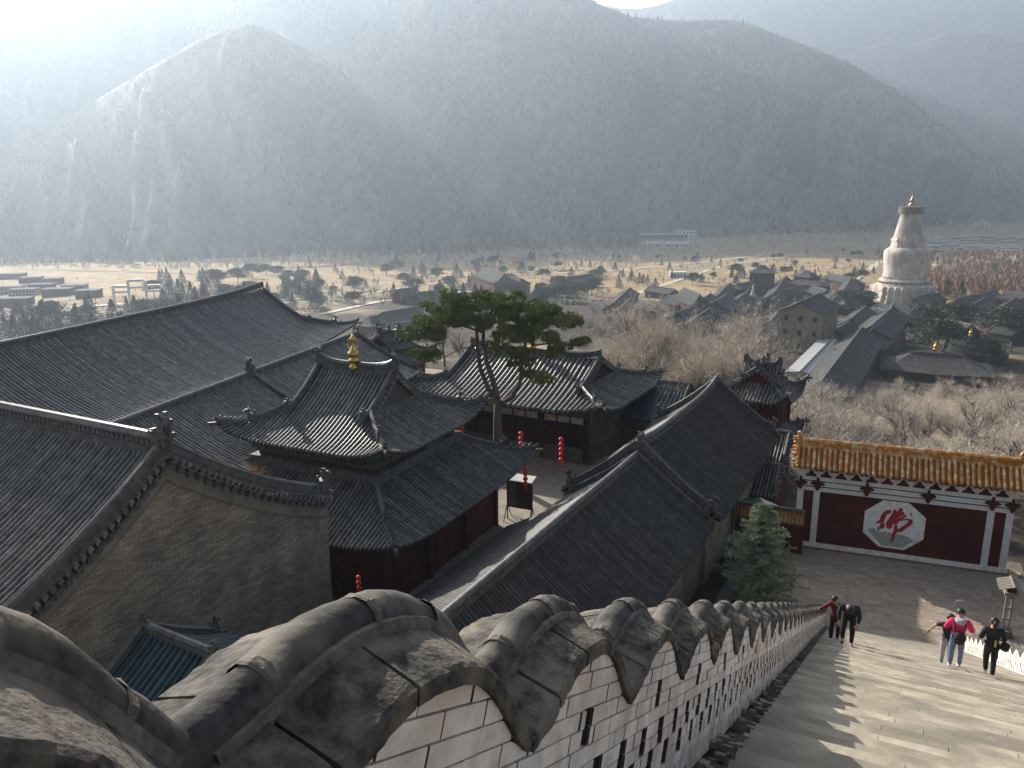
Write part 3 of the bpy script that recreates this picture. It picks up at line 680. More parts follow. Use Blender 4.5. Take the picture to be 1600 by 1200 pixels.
# ---- row F
F_ = bld('long_side_range', 'long dark grey tiled range beside the stairway, nearer section of the side range', -1.82, 27.45, 28.6, 'u', 'building')
bf = names(F_)
FH = 3.35; Fz = -18.62; Fb = 4.75
curve_roof(F_, 13.7, Fb, FH, Fz, 'gable', sp=.25, rr=.062, cc=.8, lift=0, ridge=(.3, .4), hipr=(.24, .36), dragons=0, ind='F', mtile='tile', mroll='roll_dark', seg=.3)
shift_new(F_, bf, 5.7)
MB().box(-8, 19.3, -4.1, 3.6, -27, Fz+.1).build('wall', M['brick'], F_)
bf = names(F_)
curve_roof(F_, 12.2, 2.7, 1.55, Fz-1.6, 'gable', sp=.25, rr=.062, cc=.9, lift=0, sides='B', ind='', fin=False, verge=False, mroll='roll_dark', seg=.3)
shift_new(F_, bf, 4.6, 4.75)
MB().box(-7.5, 16.5, 4.0, 6.4, -23.5, Fz-1.75).build('gallery_wall', M['greybrick'], F_)
F2 = bld('long_side_range', 'farther taller section of the dark tiled side range with a raised verge', -1.82, 27.45, 28.6, 'u', 'building')
curve_roof(F2, 9.1, Fb+.25, FH+.35, Fz-.02, 'gable', sp=.25, rr=.062, cc=.72, lift=.9, ridge=(.3, .4), hipr=(.26, .42), dragons=.0, ind='F', mroll='roll_dark', seg=.3)
shift_new(F2, set(), 28.6)
d_ = MB(); dragon_end(d_, (19.9, 0, Fz+FH+.35), .75, (-1, 0, 0)); d_.build('ridge_dragon', M['ornament'], F2)
d_ = MB(); dragon_end(d_, (37.5, 0, Fz+FH+.45), .5, (1, 0, 0)); d_.build('ridge_dragon', M['ornament'], F2)
MB().box(19.45, 37.3, -4.3, 3.6, -27, Fz+.1).build('wall', M['brick'], F2)
def gpoly(P_, x, th, B, H, cc, z0, off, m):
    ys = np.linspace(-B+.6, B-.6, 15); ps = [(-B+.6, -27)]+[(y, z0+H*(cc*(B-abs(y))/B+(1-cc)*((B-abs(y))/B)**2)-off) for y in ys]+[(B-.6, -27)]
    MB().extr(ps, (x, 0, 0), (0, 1, 0), (0, 0, 1), (1, 0, 0), th).build('gable_wall', M[m], P_)
gpoly(F_, -7.7, .4, Fb, FH, .8, Fz, .2, 'greybrick'); gpoly(F2, 19.8, .4, Fb, FH+.35, .72, Fz, .2, 'greybrick'); gpoly(F2, 37.3, .4, Fb, FH+.35, .72, Fz, .2, 'greybrick')
bt = MB(); beast(bt, (-7.9, 0, Fz+FH+.3), .6, (-1, 0, 0)); bt.build('ridge_beast', M['ornament'], F_)
# ---- A1 big far-left roof, A2 in front of it
A1 = bld('great_grey_hall', 'largest grey tiled roof at the left edge, sweeping to an upturned corner', -33.4, 66.03, 13.9, 'u')
curve_roof(A1, 28.9, 9.2, 5.0, -15.35, 'xieshan', Rg=24.3, lift=1.0, sp=.33, rr=.08, seg=.6, cc=.5, ind='F', nd=8, ridge=(.34, .4), hipr=(.26, .36), dragons=0, beasts=1, mtile='tile_far', mroll='roll', profile_n=4)
shift_new(A1, set(), -1.3)
MB().box(-27, 24.4, -6.9, 6.9, -24, -15.2).build('wall', M['redwall'], A1)
MB().box(-27.1, 24.5, -7.0, -6.9, -16.1, -15.3).build('painted_lintel', M['beam'], A1)
A2 = bld('left_side_range', 'grey tiled range with mid roof verge, in front of the largest roof', -22.38, 45.06, 15.26, 'u', 'building')
curve_roof(A2, 18.0, 6.4, 3.15, -16.1, 'gable', sp=.3, rr=.075, cc=.6, lift=0, ridge=(.3, .42), hipr=(.26, .3), dragons=.5, ind='F', mtile='tile_far', profile_n=4, seg=.5)
shift_new(A2, set(), 11.6)
MB().box(-5, 28.8, -4.7, 4.7, -24, -16).build('wall', M['greybrick'], A2)
gpoly(A2, 29.2, .4, 6.4, 3.15, .6, -16.1, .2, 'greybrick')
def A2z(y): q = (6.4-abs(y))/6.4; return -16.1+3.15*(.6*q+.4*q*q)
xm = 12.1
pts = [Vector((xm, -(6.4-d), A2z(6.4-d)+.03)) for d in np.linspace(6.3, .2, 12)]
MB().sweep(pts, rprof(.28, .3)).build('mid_verge', M['ridge'], A2)
d_ = MB(); dragon_end(d_, (xm-.2, 0, -12.7), .8, (-1, 0, 0)); d_.build('ridge_dragon', M['ornament'], A2)
# ---- two cross-gabled towers
def tower(name, label, cx, cy, az, a, ze, base, Rg=1.5, k=1.0):
    T = bld(name, label, cx, cy, az, cat='tower')
    curve_roof(T, a, a, 2.5*k, ze, 'xieshan', Rg=Rg, lift=.95*k, sp=.3, rr=.08, cc=.5, ind='FR', ridge=(.24, .32), hipr=(.2, .26), dragons=.55*k, beasts=4)
    bf = names(T)
    curve_roof(T, Rg+.02, a-Rg+.5 if False else a*.62, 2.35*k-1.0*k, ze+1.12*k, 'gable', lift=0, sp=.3, rr=.08, cc=.8, ind='', ridge=(.24, .32), hipr=(.2, .24), dragons=.55*k, sides='FB')
    shift_new(T, bf, 0, 0, 0, math.pi/2)
    for q in (-1, 1):
        MB().extr([(-a*.5, ze+1.15*k), (a*.5, ze+1.15*k), (0, ze+2.35*k)], (0, q*(Rg-.25), 0), (1, 0, 0), (0, 0, 1), (0, 1, 0), .1).build('gable_panel', M['redwall'], T)
    MB().lathe([(.16, 0), (.2, .15), (.1, .25), (.2, .4), (.12, .6), (.04, .85)], 8, (0, 0, ze+2.6*k)).build('finial', M['ornament'], T, smooth=True)
    b = a-1.15
    MB().box(-b, b, -b, b, ze-2.6, ze-.1).build('belfry_wall', M['redwall'], T)
    for qx in (-1, 1):
        for qy in (-1, 1): MB().tube([(qx*(b+.1), qy*(b+.1), ze-2.7), (qx*(b+.1), qy*(b+.1), ze)], .13, 8).build('post', M['wood'], T)
    for rz in range(4):
        arch = [(-.45, -2.3), (.45, -2.3), (.45, -1.3), (.3, -.95), (0, -.8), (-.3, -.95), (-.45, -1.3)]
        o = MB().extr(arch, (0, -b-.02, ze), (1, 0, 0), (0, 0, 1), (0, -1, 0), .12).build('arched_opening', M['dark'], T); o.rotation_euler = (0, 0, rz*math.pi/2)
    brackets(T, b+.1, b+.1, ze-.55, ze+.05, .55, .5)
    curve_roof(T, a+.1, a+.1, 2.4, ze-3.6, 'skirt', run=1.3, lift=.7, sp=.3, rr=.08, cc=.8, ind='FR', hipr=(.18, .22), beasts=3, ridge=(.2, .3))
    MB().box(-b-.2, b+.2, -b-.2, b+.2, base, ze-3.5).build('tower_base', M['greybrick'], T)
    return T
tower('corner_tower', 'small cross gabled tower rising at the far end of the side range, right', 21.6, 66.2, 33, 3.05, -17.0, -30)
tower('corner_tower', 'small cross gabled tower beyond the two tiered hall, left of the pine', -12.6, 80.0, 31, 3.5, -16.3, -30)
# lattice screen walls and low roofs around
wl = bld('slatted_screen', 'low slatted timber screen between the left tower and the two tiered hall', -7.2, 72, 30, cat='fence')
for i in range(14): MB().box(-2.2+i*.32, -2.2+i*.32+.2, -.05, .05, -18.6, -16.6).build('slat', M['wood'], wl)
MB().box(-2.3, 2.3, -.1, .1, -16.65, -16.45).build('rail', M['dark'], wl)
def simple_roof(P_, A, B, H, z0, sp=.3, mt='tile', mr='roll', cc=.7, ridge=(.24, .3), sides='FB', ind='', rr=None, **k):
    return curve_roof(P_, A, B, H, z0, 'gable', sp=sp, rr=rr, cc=cc, lift=k.pop('lift', 0), ridge=ridge, hipr=(.2, .25), dragons=k.pop('dragons', 0), ind=ind, sides=sides, mtile=mt, mroll=mr, **k)
# blue glazed lean roof by the brick gable
H1 = bld('glazed_gate', 'small blue glazed tile roof low against the brick gable wall', -11.2, 23.6, 30, cat='gatehouse')
simple_roof(H1, 1.9, 3.3, 1.9, -16.45, sp=.27, mt='blueglaze', mr='blueglaze', ind='F', dragons=.4, rr=.08)
MB().box(-1.6, 1.6, -2.4, 2.4, -23, -16.5).build('wall', M['greybrick'], H1)
H2 = bld('blue_roof_annex', 'low blue green tiled annex roof right of the porch hall', 13.2, 71.5, 29, cat='building')
simple_roof(H2, 3.6, 4.6, 2.4, -19.6, sp=.36, mt='blueglaze', mr='blueglaze', ind='F', rr=.09)
MB().box(-3.2, 3.2, -3.4, 3.4, -23.5, -19.5).build('wall', M['greybrick'], H2)
H3 = bld('small_roof_house', 'small dark tiled roof tucked between the side range and the yellow tiled screen wall', 17.6, 55.2, 28, cat='building')
simple_roof(H3, 2.2, 2.4, 1.5, -21.0, sp=.26, ind='F')
MB().box(-1.9, 1.9, -1.8, 1.8, -27, -21).build('wall', M['redwall'], H3)
H4 = bld('small_roof_house', 'dark roofed porch below the right hand corner tower', 19.9, 60.3, 28, cat='building')
simple_roof(H4, 2.3, 3.0, 1.8, -20.4, sp=.26, ind='F')
MB().box(-2, 2, -2.3, 2.3, -28, -20.3).build('wall', M['redwall'], H4)
TZ = -.75
TN = bld('canvas_tent', 'white and green canvas canopy left of the screen wall', 16.6, 50.3, 24, cat='tent')
MB().add([(-1.5, -1, -20.95), (1.3, -1, -20.95), (1.3, 1, -20.95), (-1.5, 1, -20.95), (0.2, 0, -20.2)], [(1, 2, 4), (2, 3, 4)]).build('white_panel', M['whitepaint'], TN)
M['greencanvas'] = mat('green_canvas', (.06, .25, .13), (.05, .2, .1), 3, .8)
MB().add([(-1.5, -1, -20.95), (1.3, -1, -20.95), (1.3, 1, -20.95), (-1.5, 1, -20.95), (0.2, 0, -20.2)], [(0, 1, 4), (3, 0, 4)]).build('green_panel', M['greencanvas'], TN)
for qx in (-1.4, 1.2):
    for qy in (-.9, .9): MB().tube([(qx, qy, -22.6), (qx, qy, -20.9)], .03, 5).build('pole', M['steel'], TN)
# low amber tiled gateway wall left of the screen wall
GW = bld('amber_capped_wall', 'low red wall with dark amber tile cap joining the screen wall on its left', 16.6, 47.4, 24, cat='wall')
simple_roof(GW, 2.1, .8, .5, -20.3, sp=.24, mt='glaze_dark', mr='glaze_dark', ind='F', ridge=(.16, .2), verge=False)
MB().box(-2.1, 2.1, -.35, .35, -22.7, -20.3).build('wall_body', M['redwall'], GW)
MB().extr([(-.6, 0), (.6, 0), (.6, 1.1), (.4, 1.55), (0, 1.75), (-.4, 1.55), (-.6, 1.1)], (-.5, -.37, -22.6), (1, 0, 0), (0, 0, 1), (0, 1, 0), .1).build('arched_door', M['dark'], GW)
# red garden wall running along the side range
RW = bld('red_garden_wall', 'long low red wall between the side range and the stairway', 10.9, 37.9, 28.6, 'u', 'wall')
MB().box(-9, 8.5, -.25, .25, -24, -21.7).build('wall_body', M['redwall'], RW)
MB().box(-9.05, 8.55, -.38, .38, -21.7, -21.55).build('coping', M['ridge'], RW)
# ---- red silk lantern strings
def lantern_string(n, p, lab, s=.17):
    T = thing('lantern_string', lab, 'lantern', p, 0, 'strings of red lanterns')
    for i in range(n):
        z = -i*s*2.15
        l = MB().lathe([(.05, s*1.02), (s*.72, s*.8), (s*1.05, s*.25), (s*1.05, -s*.25), (s*.72, -s*.8), (.05, -s*1.02)], 12, (0, 0, z)).build('lantern', M['lantern'], T, smooth=True)
    MB().tube([(0, 0, s*.8), (0, 0, 1.1)], .012, 4).build('cord', M['dark'], T)
    MB().lathe([(.03, 0), (.06, -.3)], 6, (0, 0, -(n-1)*s*2.15-s)).build('tassel', M['lantern'], T)
    return T
def onray(px, py, y): return PY(px, py, y)
lantern_string(3, onray(721, 669, 59.0), 'short string of red lanterns left of the pine trunk', .2)
lantern_string(5, onray(814, 678, 58.6), 'string of five red lanterns just right of the pine trunk', .19)
lantern_string(5, onray(877, 687, 57.6), 'string of five red lanterns hanging in the rightmost porch bay', .19)
lantern_string(4, onray(821, 733, 50.2), 'string of red lanterns standing over the white topped notice board', .16)
lantern_string(3, onray(560, 903, 35.2), 'lowest string of red lanterns by the near corner of the two tiered hall', .13)
# notice board
NB = thing('notice_board', 'tall notice board with white sloping top on splayed legs in the courtyard', 'notice board', PZ(812, 812, -22.5), R(-24))
NB.location.z = -22.6
MB().box(-.95, .95, -.1, .1, 1.0, 3.1).build('panel', M['dark'], NB)
MB().box(-.8, -.2, -.115, -.1, 1.2, 2.9).build('poster', M['greybrick'], NB)
MB().add([(-1.1, -.45, 3.1), (1.1, -.45, 3.1), (1.1, .45, 3.3), (-1.1, .45, 3.3), (-1.1, -.45, 3.16), (1.1, -.45, 3.16), (1.1, .45, 3.36), (-1.1, .45, 3.36)], [(0, 3, 2, 1), (4, 5, 6, 7), (0, 1, 5, 4), (1, 2, 6, 5), (2, 3, 7, 6), (3, 0, 4, 7)]).build('top', M['whitepaint'], NB)
for q in (-1, 1):
    MB().tube([(q*.95, 0, 0), (q*.95, 0, 3.1)], .05, 6).build('leg', M['dark'], NB)
    MB().tube([(q*.95, -.7, 0), (q*.95, 0, 1.2)], .035, 6).build('brace', M['dark'], NB); MB().tube([(q*.95, .7, 0), (q*.95, 0, 1.2)], .035, 6).build('brace', M['dark'], NB)
# loose planks and flower pot near the board
for i, (px, py, l_, a_, lb) in enumerate([(806, 846, 1.6, .3, 'weathered plank lying in the sunlit courtyard nearest the board'), (818, 852, 1.2, -.4, 'short plank on the sunlit paving, lower than the other plank')]):
    p = PZ(px, py, -22.45); T = thing('plank', lb, 'plank', p, a_); MB().box(-l_/2, l_/2, -.12, .12, 0, .06).build('board', M['dirt'], T)
# courtyard paving
CY = link('courtyard_paving', newmesh('courtyard_paving', [grid(8, -70, -22.55), grid(8, -5.5, -22.55), grid(88, -14, -22.55), grid(88, -75, -22.55)], [(0, 1, 2, 3)], mat('courtyard_stone', (.24, .215, .18), (.34, .3, .25), 1.4, .9, .01, 9, .2)), kind='structure')
# ------------------------------------------------------------ stairway frame: t down the slope, l to the right, n perpendicular
SB = R(27)
Sd = Vector((math.sin(AZ)*math.cos(SB), math.cos(AZ)*math.cos(SB), -math.sin(SB))); Sl = Vector((math.cos(AZ), -math.sin(AZ), 0)); Sn = Sl.cross(Sd)
def S(t, l, n): return Sd*t+Sl*l+Sn*n
NS = -1.33; T_END = 46.3
Hh = Vector((math.sin(AZ), math.cos(AZ), 0))
# steps: horizontal treads with worn, uneven slabs
PITCHT = .432
ST = thing('stairs', None, None); ST['kind'] = 'structure'
run_, rise_ = PITCHT*math.cos(SB), PITCHT*math.sin(SB)
far_st = MB(); nslab = 0
k = -5
def slabbox(mb, l0, l1, top, dtx, dz, h=.24):
    o = top; e = random.uniform(0, .012)
    a = Sl*l0+o-Hh*.03; nseg = 4; V = []
    for i in range(nseg+1):
        l = l0+(l1-l0)*i/nseg; w_ = random.uniform(-.012, .012); w2 = random.uniform(-.007, .002)
        nose = o+Sl*l+Hh*(run_+.015+w_+dtx)+Vector((0, 0, dz+w2)); back = o+Sl*l-Hh*.03+Vector((0, 0, dz+.0))
        V += [back, nose-Hh*.02, nose-Vector((0, 0, .018)), nose-Vector((0, 0, h))]
    F_c = []
    for i in range(nseg):
        for j in range(3): F_c.append((i*4+j, (i+1)*4+j, (i+1)*4+j+1, i*4+j+1))
    F_c += [(0, 1, 2, 3), (nseg*4+3, nseg*4+2, nseg*4+1, nseg*4)]
    mb.add(V, F_c)
while True:
    t = 3.0+k*PITCHT if False else k*PITCHT
    if t > T_END-.3: break
    base = S(t, 0, NS); top = Vector((base.x, base.y, base.z))-Hh*0
    l = -.62; near = t > 4.2 and nslab < 292
    while l < 5.3:
        w_ = random.uniform(.8, 2.1); l1 = min(5.42, l+w_)
        if 5.42-l1 < .5: l1 = 5.42
        mb = MB() if near else far_st
        slabbox(mb, l+.004, l1-.004, top, random.uniform(-.004, .004), random.uniform(-.004, .004))
        if near: mb.build('stone_slab', M['stone'], ST); nslab += 1
        l = l1
    k += 1
far_st.build('stone_slabs', M['stone'], ST, 'stuff')
# rubble gutter beside the steps, solid ramp beneath
gm = MB(); 
for i in range(520):
    t = random.uniform(1.5, 46)**1.0; l = random.uniform(-.9, -.6); p = S(t, l, NS-.02+random.uniform(-.06, .05)); s_ = random.uniform(.02, .055)
    gm.obox(p, Sd*s_*random.uniform(.8, 1.6)+Sl*s_*random.uniform(-.3, .3), Sl*s_*.8, Sn*s_*.5)
gm.build('gutter_stones', M['stone'], ST, 'stuff')
link('stair_base', newmesh('stair_base', [S(-6, -1.6, NS-.28), S(-6, 6.2, NS-.28), S(T_END+.3, 6.2, NS-.28), S(T_END+.3, -1.6, NS-.28), S(-6, -1.6, NS-.28)+Vector((0, 0, -28)), S(-6, 6.2, NS-.28)+Vector((0, 0, -28)), S(T_END+.3, 6.2, NS-.28)+Vector((0, 0, -3)), S(T_END+.3, -1.6, NS-.28)+Vector((0, 0, -3))],
    [(0, 1, 2, 3), (0, 3, 7, 4), (1, 5, 6, 2), (0, 4, 5, 1), (3, 2, 6, 7)], M['dirt']), ST)
gs = MB().add([S(-5, -.98, NS-.06), S(-5, -.6, NS-.1), S(T_END, -.6, NS-.1), S(T_END, -.98, NS-.06)], [(0, 1, 2, 3)]); gs.build('gutter', M['dirt'], ST)
# ------------------------------------------------------------ scalloped white parapet
PER = 1.345; T0 = 2.585
EDGE = [(0.0, -.655), (.05, -.655), (.19, -.59), (.27, -.512), (.39, -.44), (.55, -.39), (.73, -.372), (.88, -.395), (1.02, -.465), (1.16, -.56), (1.24, -.615), (1.345, -.655)]
def prof_n(t):
    f = (t-T0) % PER; return float(np.interp(f, [e[0] for e in EDGE], [e[1] for e in EDGE]))
M['mortar_grey'] = mat('weathered_grey_mortar', (.09, .082, .073), (.2, .18, .155), 14, .95, .01, 50, .2)
M['jamb'] = mat('dark_brick_jamb', (.06, .052, .045), (.11, .095, .08), 20, .95)
def parapet(lface, side, k0, k1, label, kind_names=True, nbrick_ind=280, t_start=-1.5, t_end=46.0, ndet=10, mats=('white', 'mortar')):
    """lface: face towards the stairs, side=+1 wall body lies to the left of its face (l decreasing)"""
    W = thing('scalloped_parapet', label, 'parapet wall', S(0, lface, NS)*0)
    def L(x): return lface-side*x          # x into the wall
    cols = list(range(k0, k1))
    # arches
    for k in cols:
        ta = T0+k*PER
        near = k < 14
        n = 15 if k < 6 else 11 if near else 8
        raw = [(ta+e[0], e[1]) for e in EDGE]
        fs = np.linspace(.012, PER-.012, n)
        path = [(ta+f, float(np.interp(f, [e[0] for e in EDGE], [e[1] for e in EDGE]))) for f in fs]
        # smooth the path a little
        for _ in range(2): path = [path[0]]+[((path[i-1][0]+2*path[i][0]+path[i+1][0])/4, (path[i-1][1]+2*path[i][1]+path[i+1][1])/4) for i in range(1, len(path)-1)]+[path[-1]]
        def nrm(i):
            a = path[max(0, i-1)]; b_ = path[min(len(path)-1, i+1)]; d = Vector((b_[0]-a[0], b_[1]-a[1])).normalized(); return Vector((-d.y, d.x))
        rt = .079
        tiles = [(0, .21), (.21, .43), (.43, .64), (.64, .83), (.83, 1.0)] if k < 9 else [(0, .5), (.5, 1.0)]
        def at(f):
            x = f*(len(path)-1); i = min(int(x), len(path)-2); g_ = x-i; p = path[i]; q = path[i+1]; m1, m2 = nrm(i), nrm(i+1)
            return (p[0]*(1-g_)+q[0]*g_, p[1]*(1-g_)+q[1]*g_), (m1*(1-g_)+m2*g_).normalized()
        for (fa, fb) in tiles:
            m_ = 5 if k < 9 else max(5, n//2); V = []; pn = 9 if k < 5 else 7
            wob = random.uniform(-.006, .006)
            for i in range(m_):
                f = fa+(fb-fa)*i/(m_-1)*.992; (tt, nn), nv = at(f); e_ = .004*math.sin(i*1.3) if k < 4 else 0
                r_ = rt*(1.0 if i else .93)*(1.0-.0*(i == m_-1)); r_ = rt*(.965 if i in (0, m_-1) else 1.0)
                for j in range(pn):
                    th = math.pi*(1.12*j/(pn-1)-.06); off = .104+math.sin(th)*r_*1.05
                    V.append(S(tt+nv.x*off, L(.235+wob)+math.cos(th)*r_, nn+nv.y*off+e_))
            Fc = [(i*pn+j, i*pn+j+1, (i+1)*pn+j+1, (i+1)*pn+j) for i in range(m_-1) for j in range(pn-1)]
            Fc += [tuple(range(pn)), tuple((m_-1)*pn+j for j in range(pn))[::-1]]
            link('cap_tile', newmesh('cap_tile', V, Fc, M['cap'], True), W)
        if k < 12:
            for fj_ in [a_[1] for a_ in tiles[:-1]]:
                V = []; pn = 9
                for e_, df in ((.995, -.011), (1.022, -.005), (1.025, .004), (.99, .01)):
                    (tt, nn), nv = at(min(.999, fj_+df))
                    for j in range(pn):
                        th = math.pi*(1.12*j/(pn-1)-.06); off = .104+math.sin(th)*rt*e_*1.05; w2 = random.uniform(-.0035, .0035)
                        V.append(S(tt+nv.x*(off+w2), L(.235)+math.cos(th)*rt*e_, nn+nv.y*(off+w2)))
                link('joint_mortar', newmesh('joint_mortar', V, [(i*pn+j, i*pn+j+1, (i+1)*pn+j+1, (i+1)*pn+j) for i in range(3) for j in range(pn-1)], M['mortar_grey']), W)
        # mortar bed under the tube + sloping slabs both sides
        cuts = [0, .17, .36, .58, .78, 1.0] if k < 9 else [0, 1.0]
        for sx in (0, 1):
            for ci in range(len(cuts)-1):
                fa, fb = cuts[ci]+.004, cuts[ci+1]-.004; m_ = (12 if k < 4 else 4) if k < 9 else n; V = []; wv = 0
                jit = random.uniform(-.007, .007) if k < 9 else 0
                for i in range(m_):
                    (tt, nn), nv = at(fa+(fb-fa)*i/(m_-1)); wv = wv*.5+random.uniform(-.0035, .0035); q1 = wv if k < 6 else 0
                    xo, xi = (-.022+jit+q1, .2) if sx == 0 else (.492+jit+q1, .27)
                    for (x, h) in ((xo, -.002), (xo, .044+q1*.5), (xo+(.014 if sx == 0 else -.014)+q1*.6, .057+jit*.5+random.uniform(-.0015, .0015)*(k < 6)), (xo*.66+xi*.34, .08+jit*.6+random.uniform(-.0015, .0015)*(k < 6)), (xo*.33+xi*.67, .105+jit*.6+random.uniform(-.0015, .0015)*(k < 6)), (xi, .13+jit*.5), (xi, .0)):
                        V.append(S(tt+nv.x*h, L(x), nn+nv.y*h))
                c = 7; Fc = [(i*c+j, i*c+(j+1) % c, (i+1)*c+(j+1) % c, (i+1)*c+j) for i in range(m_-1) for j in range(c)]
                Fc += [tuple(range(c))[::-1], tuple((m_-1)*c+j for j in range(c))]
                link('coping_slab', newmesh('coping_slab', V, Fc, M['slab']), W)
        V = []
        for i in range(1, n-1):
            (tt, nn), nv = path[i], nrm(i)
            for (x, h) in ((.14, .1), (.15, .135), (.32, .135), (.33, .1)):
                V.append(S(tt+nv.x*(h+random.uniform(-.006, .008)), L(x), nn+nv.y*h))
        Fc = [(i*4+j, i*4+j+1, (i+1)*4+j+1, (i+1)*4+j) for i in range(n-3) for j in range(3)]
        link('mortar_bed', newmesh('mortar_bed', V, Fc, M['mortar_grey']), W)
    # face bricks, leaving staggered slots
    CH = .075; BL = .288; SP_ = .432; rest = MB(); ni = 0; nrow = int((-.36-NS)/CH)+1
    cells = []
    for r_ in range(nrow):
        n0 = NS-.02+r_*CH; n1 = n0+CH
        if r_ in (3, 4, 5, 6):
            off = (.245 if r_ < 5 else 0)+.03; kk = math.floor((t_start-T0)/SP_)-1
            while T0+kk*SP_ < t_end:
                a = T0+off+kk*SP_+.118; b_ = T0+off+(kk+1)*SP_; m = a+(b_-a)*(.5 if (r_+kk) % 2 else .62); kk += 1
                if a < t_start: continue
                cells += [(a, m, n0, n1), (m, b_, n0, n1)]
        else:
            a = t_start+(r_ % 2)*BL*.5
            while a < t_end:
                b_ = a+BL*random.uniform(.8, 1.15)
                if r_ in (8, 9):
                    cs = T0+math.floor((a-T0)/PER)*PER+PER*.48; ce = cs+.1; nx = b_
                    if a < cs < b_: cells.append((a, cs, n0, n1)); a = ce; b_ = max(b_, ce+.06)
                    elif cs <= a < ce: a = ce; b_ = max(b_, ce+.06)
                cells.append((a, b_, n0, n1)); a = b_
    # core
    V = []; ts = np.arange(t_start, t_end, .05)
    for t in ts:
        p = prof_n(t)+.003; p = min(p, -.39)
        V += [S(t, L(.34), NS-.2), S(t, L(.34), p), S(t, L(.45), p), S(t, L(.45), NS-2.5)]
    n = len(ts); Fc = [(i*4+j, i*4+j+1, (i+1)*4+j+1, (i+1)*4+j) for i in range(n-1) for j in range(3)]+[(0, 1, 2, 3), ((n-1)*4+3, (n-1)*4+2, (n-1)*4+1, (n-1)*4)]
    link('wall_core', newmesh('wall_core', V, Fc, M['brick']), W)
    # mortar film just behind the brick faces, left open at the slots
    fm = MB()
    for (a, b_, n0, n1) in cells:
        tp = min(n1+.001, prof_n(a), prof_n(b_))
        if tp > n0+.01 and n1 < -.42: fm.add([S(a-.002, L(.006), n0-.001), S(b_+.002, L(.006), n0-.001), S(b_+.002, L(.006), tp), S(a-.002, L(.006), tp)], [(0, 1, 2, 3)])
    fm.build('mortar_joints', M['mortar'], W, 'stuff')
    cells.sort(key=lambda c: abs(c[0]-4.2))
    for (a, b_, n0, n1) in cells:
        g_ = .0035; ok_ = [x for x in np.linspace(a+g_, b_-g_, 25) if prof_n(x) > n0+.012]
        if len(ok_) < 3: continue
        a, b_ = ok_[0]-g_, ok_[-1]+g_; ns = max(1, int((b_-a)/.03)) ; tt = np.linspace(a+g_, b_-g_, ns+1)
        tops = [min(n1-g_, prof_n(x)+.002) for x in tt]
        if max(tops) < n0+.012: continue
        full = min(tops) >= n1-g_-1e-6
        if full: tt = [a+g_, b_-g_]; tops = [n1-g_]*2
        d0 = random.uniform(-.006, .002); V = []; bd_ = .16 if n1 < -.68 else .05
        for x, tp in zip(tt, tops):
            tp = max(tp, n0+g_+.001); V += [S(x, L(bd_), n0+g_), S(x, L(d0), n0+g_), S(x, L(d0), tp), S(x, L(bd_), tp)]
        c = 4; m_ = len(tt); Fc = [(i*c+j, i*c+(j+1) % c, (i+1)*c+(j+1) % c, (i+1)*c+j) for i in range(m_-1) for j in range(c)]+[(0, 1, 2, 3), tuple((m_-1)*c+j for j in (3, 2, 1, 0))]
        mi_ = [0]*(len(Fc)-2)+[1, 1]
        if ni < nbrick_ind and a > .8: link('brick', newmesh('brick', V, Fc, [M['white'], M['jamb']], mi=mi_), W); ni += 1
        else: rest.add(V, Fc[:-2]); rest.F += [tuple(i+len(rest.V)-len(V) for i in f) for f in Fc[-2:]]; rest.M += [1, 1]
    rest.build('bricks', [M['white'], M['jamb']], W, 'stuff')
    return W
parapet(-.9, 1, -3, 32, 'long white brick parapet with scalloped grey coping running down left of the stairs')
parapet(5.45, -1, 4, 32, 'sunlit white scalloped parapet on the far right side of the stairs', nbrick_ind=0, t_start=8)
# ------------------------------------------------------------ plaza at the stair foot
PLZ = thing('plaza', None, None); PLZ['kind'] = 'structure'
fz = -22.5
c_ = [grid(40.5, -5.8, fz-.05), grid(40.5, 9.6, fz-.05), grid(54, 9.6, fz-.05), grid(54, -5.8, fz-.05)]
link('bedding', newmesh('bedding', c_, [(0, 1, 2, 3)], M['dirt']), PLZ)
npv = 0; prs = MB(); row = 0; u = 41.0
while u < 52.5:
    h = .46; v = -5.6+(row % 2)*.4
    while v < 9.2:
        w_ = random.choice((.8, .9, 1.0)); mb = MB() if npv < 295 else prs; dz = random.uniform(-.008, .008); g_ = .008
        P4 = [grid(u+g_, v+g_), grid(u+g_, v+w_-g_), grid(u+h-g_, v+w_-g_), grid(u+h-g_, v+g_)]
        V = [Vector((p.x, p.y, fz-.04)) for p in P4]+[Vector((p.x, p.y, fz+dz+random.uniform(-.003, .003))) for p in P4]
        mb.add(V, [(4, 7, 6, 5), (0, 1, 5, 4), (1, 2, 6, 5), (2, 3, 7, 6), (3, 0, 4, 7)][:1] + [(0, 1, 5, 4), (1, 2, 6, 5), (2, 3, 7, 6), (3, 0, 4, 7)])
        if npv < 295: mb.build('paver', M['paver'], PLZ)
        npv += 1; v += w_
    u += h; row += 1
prs.build('pavers', M['paver'], PLZ, 'stuff')
